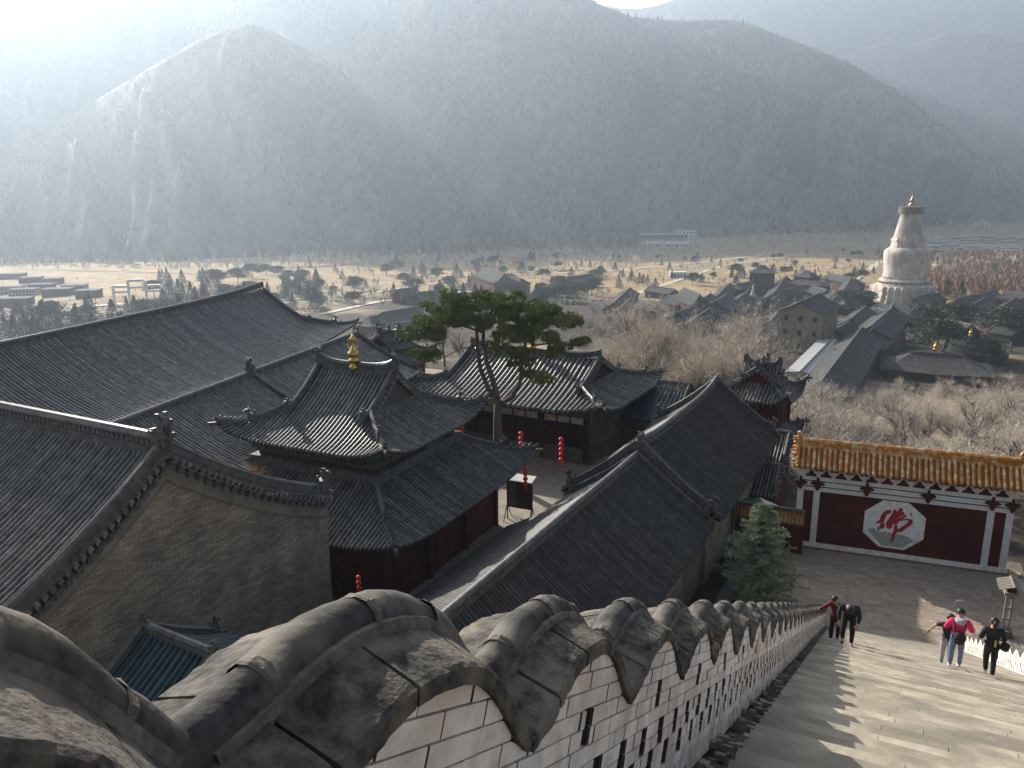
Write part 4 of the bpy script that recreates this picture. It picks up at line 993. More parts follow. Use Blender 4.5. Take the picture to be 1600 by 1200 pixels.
# ------------------------------------------------------------ the screen wall with the red character
wa = Vector((18.4, 47.8, 0)); wb = Vector((29.7, 43.5, 0)); wd = wb-wa; WL = wd.length; wrot = math.atan2(wd.y, wd.x); mid = (wa+wb)/2
SW = thing('screen_wall', 'red and white screen wall with yellow glazed tile roof and a red character on an octagon', 'screen wall', (mid.x, mid.y, 0), wrot)
hw = WL/2; z0 = -22.5
MB().box(-hw-.25, hw+.25, -.35, .85, z0-1, z0+.05).build('plinth', M['dirt'], SW)
MB().box(-hw-.1, hw+.1, -.16, .76, z0+.05, z0+.32).build('base_course', M['white'], SW)
MB().box(-hw, hw, 0, .6, z0+.32, z0+5.0).build('wall_body', M['redwall'], SW)
for (a, b_) in ((-hw, -hw+.38), (-hw+.98, -hw+1.36), (hw-1.36, hw-.98), (hw-.38, hw)):
    MB().box(a, b_, -.06, 0, z0+.32, z0+3.85).build('white_pier', M['whitepaint'], SW)
for (za, zb, pr) in ((3.85, 4.12, .07), (4.2, 4.5, .09), (4.58, 4.84, .11)):
    MB().box(-hw, hw, -pr, 0, z0+za, z0+zb).build('white_band', M['whitepaint'], SW)
MB().box(-hw, hw, -.05, 0, z0+4.12, z0+4.2).build('red_fillet', M['redwall'], SW); MB().box(-hw, hw, -.05, 0, z0+4.5, z0+4.58).build('red_fillet', M['redwall'], SW)
# hanging cloud bosses on the bands
for x in (-hw+.14, -hw+1.17, -hw+4.05, hw-4.6 , hw-1.17, hw-.14):
    b = MB(); pl_ = [(-.08, .46), (-.08, .16), (-.2, .2), (-.42, .1), (-.4, 0), (-.22, -.04), (-.14, -.2), (-.1, -.34), (0, -.42), (.1, -.34), (.14, -.2), (.22, -.04), (.4, 0), (.42, .1), (.2, .2), (.08, .16), (.08, .46)]
    b.extr(pl_, (x, -.14, z0+4.33), (1, 0, 0), (0, 0, 1), (0, 1, 0), .1).build('cloud_boss', M['redwall'], SW)
# frieze: pale carved zone with dark red scallops
MB().box(-hw-.05, hw+.05, -.13, .7, z0+4.84, z0+5.5).build('frieze', M['white'], SW)
nf = 13
for i in range(nf):
    x = -hw+.75+i*(WL-1.5)/(nf-1); s_ = .36
    MB().extr([(-s_, 0), (s_, 0), (s_*.8, .14), (s_*.45, .2), (s_*.35, .33), (0, .42), (-s_*.35, .33), (-s_*.45, .2), (-s_*.8, .14)], (x, -.15, z0+4.86), (1, 0, 0), (0, 0, 1), (0, 1, 0), .05).build('red_scallop', M['redwall'], SW)
    if i < nf-1:
        xx = x+(WL-1.5)/(nf-1)/2; lb = MB()
        for a in (-1, 0, 1): lb.extr([(-.07, -.1), (.07, -.1), (.1, .02), (0, .12), (-.1, .02)], (xx+a*.15, -.15, z0+5.3+(0.03 if a == 0 else 0)), (1, 0, 0), (0, 0, 1), (0, 1, 0), .03)
        lb.build('carved_leaf', M['greybrick'], SW)
MB().box(-hw-.15, hw+.15, -.3, .9, z0+5.5, z0+5.64).build('eave_course', M['dirt'], SW)
bf = names(SW)
curve_roof(SW, hw+.3, 1.02, 1.12, z0+5.66, 'gable', sp=.315, rr=.1, seg=.33, cc=.9, lift=0, ridge=(.26, .42), hipr=(.2, .18), dragons=0, ind='F', mroll='glaze', mtile='glaze_dark', nd=5, profile_n=6)
for ch in list(SW.children):
    if ch.name in bf: continue
    ch.location.y += .3
    for m_old, m_new in ((M['ridge'], M['glaze']), (M['ornament'], M['glaze']), (M['roll'], M['glaze'])):
        for ob in [ch]+list(ch.children):
            for i_, mm in enumerate(ob.data.materials):
                if mm == m_old: ob.data.materials[i_] = m_new
for q in (-1, 1):
    d_ = MB(); dragon_end(d_, (q*(hw+.2), .3, z0+6.9), .5, (-q, 0, 0)); d_.build('ridge_dragon', M['glaze'], SW)
# octagon
om = MB(); oc = Vector((-.25, -.02, z0+2.2)); ow, oh = 1.72, 1.56
oct_ = [(-.42, -1), (.42, -1), (1, -.45), (1, .45), (.42, 1), (-.42, 1), (-1, .45), (-1, -.45)]
OC = MB().extr([(a*ow, b_*oh) for a, b_ in oct_], oc, (1, 0, 0), (0, 0, 1), (0, 1, 0), .1).build('octagon_panel', M['white'], SW)
M['octwhite'] = mat('octagon_plaster', (.85, .84, .82), (.68, .68, .67), 3, .8, .002, 20)
M['octgreen'] = mat('octagon_mossy_paint', (.45, .45, .42), (.28, .285, .255), 12, .8)
M['octred'] = mat('brush_red', (.42, .03, .035), (.34, .02, .025), 6, .7)
MB().extr([(a*ow*.9, b_*oh*.9) for a, b_ in oct_], oc+Vector((0, -.055, 0)), (1, 0, 0), (0, 0, 1), (0, 1, 0), .02).build('octagon_face', M['octwhite'], OC)
# painted ground and small pagodas at the foot of the octagon (flat paint)
gp = [(-.98, -.28), (-.8, -.2), (-.55, -.32), (-.2, -.3), (.1, -.34), (.4, -.34), (.62, -.42), (.8, -.52), (.38, -.88), (-.38, -.88)]
MB().extr([(a*ow*.88, b_*oh) for a, b_ in gp], oc+Vector((0, -.067, -.06)), (1, 0, 0), (0, 0, 1), (0, 1, 0), .005).build('painted_ground', M['octgreen'], OC)
pg = MB()
for x, z, s_ in ((-.8, -.3, .12), (-.62, -.26, .2), (-.5, -.18, .14), (-.35, -.34, .1), (.2, -.38, .1), (.32, -.4, .09), (.45, -.42, .09), (.56, -.44, .08), (-.15, -.36, .08)):
    for q in range(3): pg.extr([(-s_*(.5-.1*q), 0), (s_*(.5-.1*q), 0), (s_*.15, s_*.4), (-s_*.15, s_*.4)], oc+Vector((x*ow*.8, -.072, z*oh+q*s_*.4-.05)), (1, 0, 0), (0, 0, 1), (0, 1, 0), .004)
pg.build('painted_pagodas', M['dark'], OC)
def brush(pts, name='brush_stroke'):
    """thick stroke: pts (x,z,width) in the traced picture's pixels"""
    sx, sz = 2*ow/1100., 2*oh/940.
    P_ = [Vector(((x-712)*sx, (600-(z-(x-712)*.135))*sz*1.0, 0)) for x, z, w_ in pts]; Wd = [w_*sx*.66 for *_, w_ in pts]
    # densify with a catmull curve
    Q = []; WW = []
    for i in range(len(P_)-1):
        p0, p1, p2, p3 = P_[max(i-1, 0)], P_[i], P_[i+1], P_[min(i+2, len(P_)-1)]
        for k in range(5):
            t = k/5; Q.append(.5*((2*p1)+(p2-p0)*t+(2*p0-5*p1+4*p2-p3)*t*t+(3*p1-p0-3*p2+p3)*t**3)); WW.append(Wd[i]*(1-t)+Wd[i+1]*t)
    Q.append(P_[-1]); WW.append(Wd[-1]); L_, Rr = [], []
    for i, q in enumerate(Q):
        d = (Q[min(i+1, len(Q)-1)]-Q[max(i-1, 0)]).normalized(); n_ = Vector((-d.y, d.x, 0)); L_.append(q+n_*WW[i]); Rr.append(q-n_*WW[i])
    d0 = (Q[0]-Q[1]).normalized()*WW[0]*.7; d1 = (Q[-1]-Q[-2]).normalized()*WW[-1]*.7
    V = []; yy = -.07-.0006*random.random()*4
    for a, b_ in zip(L_, Rr): V += [a, b_]
    n0 = len(V); V += [Q[0]+d0, Q[-1]+d1]
    Fc = [(2*i, 2*i+1, 2*i+3, 2*i+2) for i in range(len(Q)-1)]+[(0, n0, 1), (2*len(Q)-2, 2*len(Q)-1, n0+1)]
    W3 = [oc+Vector((v.x, yy, v.y)) for v in V]
    link(name, newmesh(name, W3, Fc, M['octred']), OC)
for st in ([(620, 320, 66), (545, 350, 60), (500, 430, 70), (490, 490, 56)], [(385, 550, 20), (450, 520, 46), (520, 480, 50)], [(500, 540, 40), (505, 600, 70), (490, 650, 60)],
           [(690, 290, 40), (700, 340, 46), (650, 440, 50), (600, 520, 30), (560, 560, 14)], [(810, 270, 60), (790, 310, 50), (720, 400, 60), (660, 500, 80), (630, 600, 84), (635, 650, 70)],
           [(850, 350, 60), (800, 380, 56), (730, 440, 50), (690, 500, 60)], [(895, 405, 40), (850, 440, 40), (780, 490, 50), (730, 560, 60)], [(570, 600, 16), (650, 560, 60), (740, 500, 40), (830, 495, 20), (930, 480, 26), (1000, 510, 56), (985, 560, 62), (900, 640, 56), (820, 700, 60), (770, 690, 40)],
           [(740, 600, 44), (750, 700, 56), (725, 800, 46), (710, 900, 40), (690, 945, 10)], [(600, 560, 24), (640, 520, 30), (700, 470, 30)]): brush(st)
brush([(990, 355, 22), (995, 395, 22)], 'red_seal')
# ------------------------------------------------------------ dark building, beam and lamp at the right edge
DK = bld('side_gatehouse', 'dark walled building at the right edge beside the screen wall', 32.6, 42.0, 22, cat='building')
MB().box(-1.6, 3, -3.2, 1.5, -24, -20.6).build('wall', M['greybrick'], DK)
simple_roof(DK, 2.8, 2.9, .9, -20.5, sp=.27, mt='tile_pale', mr='tile_pale', rr=.06, verge=False)
for ch in DK.children:
    if ch.name.split('.')[0] != 'wall': ch.location = (1, -.8, 0)
lp = PZ(1569, 992, -22.5)
LM = thing('wooden_lantern_post', 'wooden lantern post with slatted little roof at the foot of the right parapet', 'lamp post', lp, R(-24))
for q in (-.13, .13): MB().box(q-.05, q+.05, -.05, .05, 0, 2.4).build('post', M['mortar'], LM)
MB().box(-.3, .3, -.3, .3, 0, .35).build('stone_foot', M['greybrick'], LM)
for z in (.9, 1.5, 2.1): MB().box(-.2, .2, -.06, .06, z, z+.08).build('tie', M['mortar'], LM)
MB().box(-.3, .3, -.3, .3, 2.35, 2.5).build('bracket', M['mortar'], LM)
for i in range(8):
    for q in (-1, 1):
        o = MB().obox((0, 0, 0), (.32, 0, .12*-1 if q > 0 else .12), (0, .045, 0), (0, 0, .02)).build('slat', M['mortar'], LM); o.location = (q*.3, -.6+i*.17, 2.9)
MB().box(-.04, .04, -.7, .7, 2.98, 3.06).build('ridge_pole', M['mortar'], LM); MB().box(-.2, .2, -.2, .2, 2.5, 2.85).build('lamp_box', M['dark'], LM)
# ------------------------------------------------------------ trees
def needle_tufts(centres, radii, n_per, ln, wd, seed=0, upb=.35):
    """spiky needle clusters filling ellipsoids: returns triangles"""
    r_ = np.random.default_rng(seed); T = []
    for c, rad, n in zip(centres, radii, n_per):
        d = r_.normal(0, 1, (n, 3)); d /= np.linalg.norm(d, axis=1)[:, None]
        rr = r_.uniform(.35, 1.0, n)**.6; P = np.array(c)+d*rr[:, None]*np.array(rad)
        for q in range(9):
            a = r_.normal(0, 1, (n, 3)); a[:, 2] += upb; a /= np.linalg.norm(a, axis=1)[:, None]
            s = np.cross(a, r_.normal(0, 1, (n, 3))); s /= np.linalg.norm(s, axis=1)[:, None]
            L_ = ln*r_.uniform(.6, 1.25, n)[:, None]
            T.append(np.stack([P-s*wd, P+s*wd, P+a*L_], 1))
    return np.concatenate(T)
# the pine rising from the courtyard, traced at its distance
PB = PZ(779, 748, -22.5); py_ = PB.y
pine = thing('pine_tree', 'tall spreading green pine with forked trunk in front of the porch hall', 'tree', (PB.x, PB.y, PB.z), 0)
def LP(x, y, dy=0): return PY(x, y, py_+dy)-PB
tk = MB()
tk.tube([LP(779, 748), LP(778, 700), LP(777, 660), LP(778, 625)], [.42, .36, .33, .30], 10)
tk.build('trunk', M['bark'], pine, smooth=True)
for pts, rad in (([LP(777, 632), LP(762, 605, .4), LP(750, 575, .8), LP(746, 540, 1), LP(744, 505, 1.1), LP(728, 480, 1.3)], [.22, .19, .17, .15, .11, .05]),
                 ([LP(778, 628), LP(772, 600), LP(760, 565, -.3), LP(755, 530, -.3), LP(757, 500), LP(775, 478)], [.26, .22, .2, .16, .12, .05]),
                 ([LP(780, 634), LP(800, 620, -.3), LP(812, 600, -.4), LP(816, 565, -.4), LP(821, 535, -.2), LP(840, 505, .2)], [.22, .2, .17, .15, .11, .05]),
                 ([LP(746, 540, 1), LP(720, 545, 1.5), LP(690, 560, 1.6), LP(672, 556, 1.8)], [.07, .05, .035, .02]),
                 ([LP(816, 565, -.4), LP(850, 555, -1), LP(875, 560, -1.3)], [.08, .05, .02]), ([LP(830, 540), LP(870, 535, 1), LP(905, 538, 1.5)], [.08, .05, .02]),
                 ([LP(757, 520), LP(720, 508, -1), LP(685, 512, -1.5)], [.09, .06, .02]), ([LP(755, 510), LP(730, 490, 2), LP(700, 478, 2.4)], [.09, .06, .02]),
                 ([LP(821, 530), LP(855, 505, 1.4), LP(890, 500, 2)], [.09, .06, .02]), ([LP(757, 505), LP(800, 490, 1.4), LP(850, 480, 2)], [.09, .06, .02]), ([LP(821, 525), LP(800, 495, -2), LP(770, 475, -2.5)], [.09, .06, .02])):
    MB().tube(pts, rad, 8).build('limb', M['bark'], pine, smooth=True)
clu = []
r0 = random.Random(5)
for x, y, rx, ry, n in [(700, 478, 34, 13, 10), (740, 470, 40, 13, 14), (780, 470, 36, 12, 12), (690, 495, 30, 12, 8), (725, 495, 34, 14, 12), (770, 492, 34, 16, 12), (805, 480, 26, 12, 8), (840, 478, 28, 11, 9), (865, 487, 26, 10, 8), (850, 500, 34, 14, 11), (885, 505, 18, 8, 5), (815, 505, 30, 16, 10), (800, 525, 26, 14, 8), (840, 525, 28, 12, 8), (672, 503, 16, 7, 4), (650, 522, 26, 8, 7), (685, 522, 22, 9, 6), (667, 515, 20, 8, 5), (668, 556, 22, 7, 6), (785, 548, 18, 10, 5), (825, 558, 20, 10, 5), (808, 570, 16, 7, 3), (870, 540, 14, 10, 3), (855, 592, 16, 6, 4), (833, 588, 16, 5, 3), (908, 537, 14, 6, 3), (860, 545, 14, 14, 4), (745, 510, 20, 10, 5)]:
    for i in range(n):
        c = LP(x+r0.uniform(-rx, rx), y+r0.uniform(-ry, ry)*.9, r0.uniform(-1, 1)*(2.6 if rx > 25 else .9)); clu.append(c)
cs = [tuple(c) for c in clu]
for part in range(4):
    sel = cs[part::4]; T = needle_tufts(sel, [(r0.uniform(.55, .85), r0.uniform(.55, .85), r0.uniform(.22, .42)) for _ in sel], [68]*len(sel), .28, .028, part, .9)
    np_tris('foliage', T, M['needle'], pine)
lg = MB()
for c in cs[::2]:
    c = Vector(c); lg.tube([c+Vector((r0.uniform(-.9, .9), r0.uniform(-.9, .9), -.5)), c], [.035, .015], 4)
lg.build('twigs', M['bark'], pine, 'stuff')
# blue-green spruce beside the parapet
sb = PZ(1184, 952, -22.5)
spr = thing('spruce_tree', 'young blue green spruce standing between the parapet and the side range', 'tree', sb, 0)
top = PY(1192, 789, sb.y)-sb; SHt = top.z
MB().tube([(0, 0, 0), (top.x*.5, 0, SHt*.5), (top.x, 0, SHt)], [.14, .08, .015], 7).build('trunk', M['bark'], spr)
T = []; rs = np.random.default_rng(4)
bm_ = MB()
for i in range(210):
    f = rs.uniform(.03, .99); z = f*SHt; L_ = (1-f)**.8*2.75*rs.uniform(.6, 1.15)+.16; a = rs.uniform(0, 6.28)
    if f < .12: L_ *= .75
    dr = np.array([math.cos(a), math.sin(a), 0]); o = np.array([top.x*f, 0, z]); up = .34+.4*f
    pts = [o+dr*L_*q+np.array([0, 0, L_*(up*q-.28*q*q)]) for q in np.linspace(0, 1, 7)]
    bm_.tube([Vector(p) for p in pts[::2]], [.03, .022, .012, .004], 3, cap=False)
    for q in range(2, 7):
        for s_ in range(5):
            c = pts[q-1]+(pts[q]-pts[q-1])*rs.uniform(0, 1); sl_ = L_*.24*(1.15-q/8)*rs.uniform(.5, 1.2)+.07
            b_ = np.cross(dr, [0, 0, 1])*rs.choice([-1, 1]); dd = (dr*.55+b_*.8+np.array([0, 0, rs.uniform(-.1, .45)])); e = c+dd*sl_
            for g_ in range(16):
                h_ = c+(e-c)*rs.uniform(.05, 1); nn = rs.normal(0, 1, 3); nn[2] += .5; nn += dd*1.2; nn /= np.linalg.norm(nn); w_ = np.cross(nn, rs.normal(0, 1, 3)); w_ = w_/np.linalg.norm(w_)*.016; T.append([h_-w_, h_+w_, h_+nn*.12])
np_tris('foliage', np.array(T), M['spruce'], spr); bm_.build('branches', M['bark'], spr, 'stuff')
def bare_tree_meshes(seed, h=10, spread=.85, twigs=1.0, poplar=False):
    rr_ = random.Random(seed); limb = MB(); T = []
    def rec(p, d, L_, r_, lv):
        n = 3 if lv < 3 else 2; pts = [p]; q = p.copy(); dd = d.copy()
        for i in range(n):
            dd = (dd+Vector((rr_.gauss(0, .16), rr_.gauss(0, .16), rr_.gauss(0, .1)+.06))).normalized(); q = q+dd*L_/n; pts.append(q.copy())
        if lv <= 2: limb.tube(pts, [r_*(1-.5*i/n) for i in range(n+1)], 6 if lv == 0 else 4, cap=False)
        else:
            for a, b_ in zip(pts[:-1], pts[1:]):
                s_ = (b_-a).cross(Vector((rr_.gauss(0, 1), rr_.gauss(0, 1), rr_.gauss(0, 1)))).normalized()*max(r_*.8, .015)
                T.append([a-s_, a+s_, b_]); 
        if lv >= 5: return
        nb = [6, 5, 5, 4, 3, 3][lv] if not poplar else [9, 4, 3, 3, 3, 2][lv]
        if lv >= 4 and rr_.random() > twigs: return
        for i in range(nb):
            f = rr_.uniform(.35 if lv == 0 else .2, 1); x = f*n; k_ = min(int(x), n-1); bp = pts[k_].lerp(pts[k_+1], x-k_)
            ang = rr_.uniform(.45, 1.0)*(spread if not poplar else .42); a = rr_.uniform(0, 6.28); t_ = dd
            s1 = t_.cross(Vector((.3, .2, 1))).normalized(); s2 = t_.cross(s1)
            nd_ = (t_*math.cos(ang)+(s1*math.cos(a)+s2*math.sin(a))*math.sin(ang)+Vector((0, 0, .12))).normalized()
            rec(bp, nd_, L_*rr_.uniform(.5, .78)*(.8 if lv == 0 and poplar else 1), r_*.5, lv+1)
    rec(Vector((0, 0, -.4)), Vector((rr_.gauss(0, .08), rr_.gauss(0, .08), 1)).normalized(), h*(.42 if not poplar else .78), h*.021, 0)
    tm = limb.mesh('trunk', M['twigdark'], True)
    cm = np_tris('crown', np.array([[tuple(v) for v in t] for t in T]), M['twig'], False)
    return tm, cm
BT = [bare_tree_meshes(s, 10, .9) for s in (1, 2, 3, 4, 5)]; BP = [bare_tree_meshes(s, 12, .6, .8, True) for s in (11, 12)]
rt_ = random.Random(99)
def bare(p, s, lab, grp, pop=False, thin=1.0):
    tm, cm = (BP if pop else BT)[rt_.randrange(2 if pop else 5)]
    o = thing('bare_tree', lab, 'tree', p, rt_.uniform(0, 6.28), grp); o.scale = (s*thin, s*thin, s*rt_.uniform(.85, 1.1))
    link('trunk', tm, o); link('crown', cm, o); return o
def describe(lab, big, fx, fy):
    where = ['at its far left', 'left of its middle', 'at its middle', 'right of its middle', 'at its far right'][min(4, int(fx*5))]
    return ('taller ' if big else 'shorter ')+lab+', '+where+(' and front' if fy > .5 else ' and back')
def grove(n, x0, x1, y0, y1, s0, s1, lab, grp, pop=False, thin=1.0, cond=None):
    for i in range(n):
        for _ in range(20):
            px, py = rt_.uniform(x0, x1), rt_.uniform(y0, y1)
            if cond is None or cond(px, py): break
        p = ghit(px, py)
        if (p.x**2+p.y**2) < 96**2 and p.x < 12: continue
        s_ = rt_.uniform(s0, s1); fx = (px-x0)/(x1-x0); bare(p, s_, describe(lab, s_ > (s0+s1)/2, fx, (py-y0)/(y1-y0)), grp, pop, thin)
grove(84, 1215, 1690, 668, 830, 1.25, 1.8, 'bare tree behind the yellow tiled wall', 'bare trees behind the screen wall')
grove(72, 930, 1240, 585, 710, .85, 1.25, 'bare tree in the thicket below the village', 'bare trees below the village')
grove(48, 840, 1060, 486, 570, .9, 1.35, 'bare tree in the hazy grove by the pine', 'bare trees behind the pine')
grove(10, 600, 740, 560, 640, .6, .8, 'bare tree by the small left tower', 'bare trees by the left tower')
grove(14, 400, 480, 490, 530, .8, 1.1, 'brownish bare tree beyond the largest roof', 'bare trees past the great roof')
def stuff_trees(n, x0, x1, y0, y1, s0, s1, seed):
    r_ = random.Random(seed); out = []
    arrs = []
    for tm, cm in BT:
        v = np.zeros(len(cm.vertices)*3, dtype=np.float32); cm.vertices.foreach_get('co', v); arrs.append(v.reshape(-1, 3, 3)[::2])
    for i in range(n):
        p = ghit(r_.uniform(x0, x1), r_.uniform(y0, y1)); a = r_.uniform(0, 6.28); s_ = r_.uniform(s0, s1); A_ = arrs[r_.randrange(5)]*s_
        c, q = math.cos(a), math.sin(a); B2 = A_.copy(); B2[..., 0] = A_[..., 0]*c-A_[..., 1]*q+p.x; B2[..., 1] = A_[..., 0]*q+A_[..., 1]*c+p.y; B2[..., 2] += p.z; out.append(B2)
    np_tris('bare_wood', np.concatenate(out), M['twig'], None, 'stuff')
stuff_trees(120, 1230, 1700, 612, 690, .65, .95, 5)
def far_wood(name, regions, seed, h=(8, 14), sp=.34, bl=9, m='twig'):
    r_ = random.Random(seed); P = []; H = []
    for (n, x0, x1, y0, y1) in regions:
        for i in range(n): p = ghit(r_.uniform(x0, x1), r_.uniform(y0, y1)); P.append(tuple(p)); H.append(r_.uniform(*h))
    np_tris(name, fan_trees(np.array(P), np.array(H), sp, bl, seed=seed), M[m], None, 'stuff')
far_wood('bare_wood', [(420, 1080, 1400, 352, 392), (200, 940, 1130, 385, 402), (160, 700, 1000, 395, 425), (200, 1440, 1700, 395, 430), (150, 1430, 1700, 345, 362), (110, 380, 700, 400, 420), (70, 0, 380, 412, 424)], 3)
far_wood('bare_wood', [(130, 760, 1000, 383, 396), (50, 380, 760, 392, 404), (40, 0, 380, 408, 416)], 4, (16, 30), .2, 22, 'fartwig')
far_wood('bare_wood', [(520, 1445, 1700, 402, 466)], 8, (9, 14), .42, 26, 'redtwig')
far_wood('bare_wood', [(300, 960, 1400, 388, 400), (160, 420, 900, 402, 414), (420, 430, 1390, 400, 480)], 12, (4, 8), .45, 12)
far_wood('low_shrubs', [(700, 430, 1390, 398, 480), (260, 0, 480, 432, 545)], 13, (1.5, 3.5), .6, 8, 'evergreen')

grove(24, 1060, 1360, 398, 436, .6, 1.0, 'bare tree on the dry park grass', 'bare park trees')
grove(22, 500, 1000, 410, 470, .7, 1.2, 'bare tree on the dry park grass', 'bare park trees')
# evergreens
def evergreen_mesh(seed, cone=False):
    r_ = np.random.default_rng(seed); T = []; n = 1500 if not cone else 800
    lay = [(r_.uniform(-.9, .9), r_.uniform(-.9, .9), r_.uniform(.35, 1.0)) for _ in range(26)]
    for i in range(n):
        if cone:
            f = r_.uniform(.05, 1)**1.2; a = r_.uniform(0, 6.28); rad = (1-f)*.34*r_.uniform(.5, 1.1)*(1+.25*math.sin(f*40)); c = np.array([math.cos(a)*rad, math.sin(a)*rad, f])
        else:
            l = lay[r_.integers(len(lay))]; k = (1-abs(l[2]-.55)*1.3)*.42; c = np.array([l[0]*k, l[1]*k, l[2]*.9])+r_.normal(0, 1, 3)*[.11, .11, .035]
        for q in range(3 if not cone else 2):
            d = r_.normal(0, 1, 3)*[1, 1, .6]; d[2] += .25; d /= np.linalg.norm(d); s_ = np.cross(d, r_.normal(0, 1, 3)); s_ = s_/np.linalg.norm(s_)*.013; T.append([c-s_, c+s_, c+d*r_.uniform(.04, .075)])
    me = np_tris('crown', np.array(T), M['evergreen'], False)
    tm = MB().tube([(0, 0, -.05), (.01, 0, .5), (0, .01, .9)], [.022, .014, .005], 5).mesh('trunk', M['bark'])
    return tm, me
EV = [evergreen_mesh(s) for s in (1, 2, 3)]; EC = [evergreen_mesh(s, True) for s in (4, 5)]
def ever(px, py, h, lab, grp=None, cone=False, w_=1.0):
    p = ghit(px, py); tm, cm = (EC if cone else EV)[rt_.randrange(2)]
    o = thing('conifer_tree' if cone else 'evergreen_tree', lab, 'tree', p, rt_.uniform(0, 6.28), grp); o.scale = (h*w_, h*w_, h); link('trunk', tm, o); link('crown', cm, o); return o
for px, py, h, lab in [(1318, 487, 15, 'dark evergreen behind the tall yellow grey building'), (1340, 500, 16, 'broad dark evergreen between the tall building and the stepped roofs'), (1352, 482, 13, 'dark evergreen below the left foot of the stupa'),
    (1440, 535, 19, 'largest dark evergreen left of centre in the temple park below the stupa'), (1462, 560, 17, 'dark evergreen with golden finial hall in front, nearer the stepped roofs'), (1500, 520, 17, 'dark evergreen standing right of the largest evergreen'), (1556, 530, 16, 'dark evergreen close to the right edge of the village'), (1582, 538, 17, 'dark evergreen at the rightmost edge of the village'),
    (1540, 568, 12, 'lighter green pine in front of the hall with golden finial'), (1302, 575, 7, 'small dark conifer at the lower end of the long pale roof'), (1333, 588, 8, 'bushy green shrub tree before the hipped hall'), (1478, 462, 13, 'dark spruce at the right foot of the stupa'), (1500, 470, 14, 'pair-like dark evergreen right of the stupa spruce'), (1328, 445, 11, 'dark tree between the red hall and the stupa'), (1345, 440, 11, 'dark tree just left of the stupa base'),
    (925, 462, 14, 'broad dark pine above the hazy grove'), (905, 466, 11, 'smaller dark pine left of the broad pine'), (1198, 500, 12, 'dark evergreen left of the tall yellow grey building'), (1082, 445, 11, 'round dark park tree above the gate roofs'), (1150, 432, 13, 'dark conifer left of the red hall'), (1332, 402, 9, 'dark tree clump in the dry grass, left one'), (1342, 402, 9, 'dark tree clump in the dry grass, right one'), (490, 478, 10, 'dark shrub cluster beyond the great roof corner')]:
    ever(px, py, h, lab, cone=('spruce' in lab or 'small dark conifer' in lab), w_=1.25)
for (n, x0, x1, y0, y1, h0, h1, lab, g_) in [(95, 430, 900, 406, 478, 7, 13, 'conifer in the park left of centre', 'park conifers left of centre'), (80, 900, 1390, 392, 452, 6, 10, 'conifer in the park left of the stupa', 'park conifers near the stupa'),
    (60, 240, 500, 428, 490, 8, 14, 'hazy conifer above the great roof ridge', 'park conifers over the great roof'), (60, 0, 330, 492, 540, 8, 14, 'hazy conifer in the lower left park', 'park conifers at far left')]:
    for i in range(n):
        px, py, h_ = rt_.uniform(x0, x1), rt_.uniform(y0, y1), rt_.uniform(h0, h1)
        if ghit(px, py).length < 380: continue
        ever(px, py, h_, describe(lab, h_ > (h0+h1)/2, (px-x0)/(x1-x0), (py-y0)/(y1-y0)), g_, cone=rt_.random() < .7, w_=rt_.uniform(.9, 1.6))
# ------------------------------------------------------------ white stupa
sp_ = ghit(1408, 474); stp = PY(1421, 304, sp_.y); SZ = stp.z-sp_.z
STU = thing('white_stupa', 'huge white bottle shaped stupa with bronze canopy towering over the village', 'stupa', sp_, 0)
M['stupa'] = mat('weathered_stupa_plaster', (.7, .62, .54), (.5, .43, .37), .3, .9, .1, 1.2, .2, c3=(.42, .36, .32), s3=.22, stretch=(1, 1, .5), coord='pos')
M['stupa_dark'] = mat('stupa_bronze', (.12, .085, .06), (.2, .15, .1), .8, .6, 0, None, .4)
def sy(y): return (1085-y)/1005.0*SZ
kx = .073
plv = MB()
n8 = [(1, .42), (.42, 1), (-.42, 1), (-1, .42), (-1, -.42), (-.42, -1), (.42, -1), (1, -.42)]
def prism(mb, r_, z0_, z1_, n=20, r1=None):
    mb.lathe([(r_, z0_), (r1 or r_, z1_)], n)
def redented(mb, r_, z0_, z1_):
    P_ = []
    for q in range(4):
        for (a, b_) in ((1, -.52), (1, .52), (.87, .52), (.87, .7), (.7, .7), (.7, .87), (.52, .87)):
            an = q*math.pi/2; x, y = a*r_, b_*r_; P_.append((x*math.cos(an)-y*math.sin(an), x*math.sin(an)+y*math.cos(an)))
    mb.extr(P_, (0, 0, (z0_+z1_)/2), (1, 0, 0), (0, 1, 0), (0, 0, 1), z1_-z0_)
b1 = MB()
for r_, ya, yb in ((282, 1120, 1050), (272, 1050, 1030), (262, 1030, 990), (250, 990, 950), (256, 950, 930), (246, 930, 912)): redented(b1, r_*kx, sy(ya), sy(yb))
b1.build('redented_base', M['stupa'], STU)
b2 = MB().lathe([(232*kx, sy(912)), (226*kx, sy(895)), (212*kx, sy(893)), (212*kx, sy(872)), (220*kx, sy(870)), (216*kx, sy(860)), (200*kx, sy(852)), (198*kx, sy(845))], 40); b2.build('lotus_ring', M['stupa'], STU, smooth=False)
nch = MB()
for i in range(44): a = i*2*math.pi/44; nch.obox((math.cos(a)*212.5*kx, math.sin(a)*212.5*kx, sy(882)), (-math.sin(a)*.55, math.cos(a)*.55, 0), (math.cos(a)*.25, math.sin(a)*.25, 0), (0, 0, .6))
nch.build('niches', M['stupa_dark'], STU, 'stuff')
MB().lathe([(194*kx, sy(846)), (186*kx, sy(820)), (184*kx, sy(760)), (190*kx, sy(700)), (196*kx, sy(640)), (197*kx, sy(612)), (190*kx, sy(590)), (172*kx, sy(572)), (150*kx, sy(560)), (142*kx, sy(556))], 48).build('bottle_body', M['stupa'], STU, smooth=True)
b3 = MB()
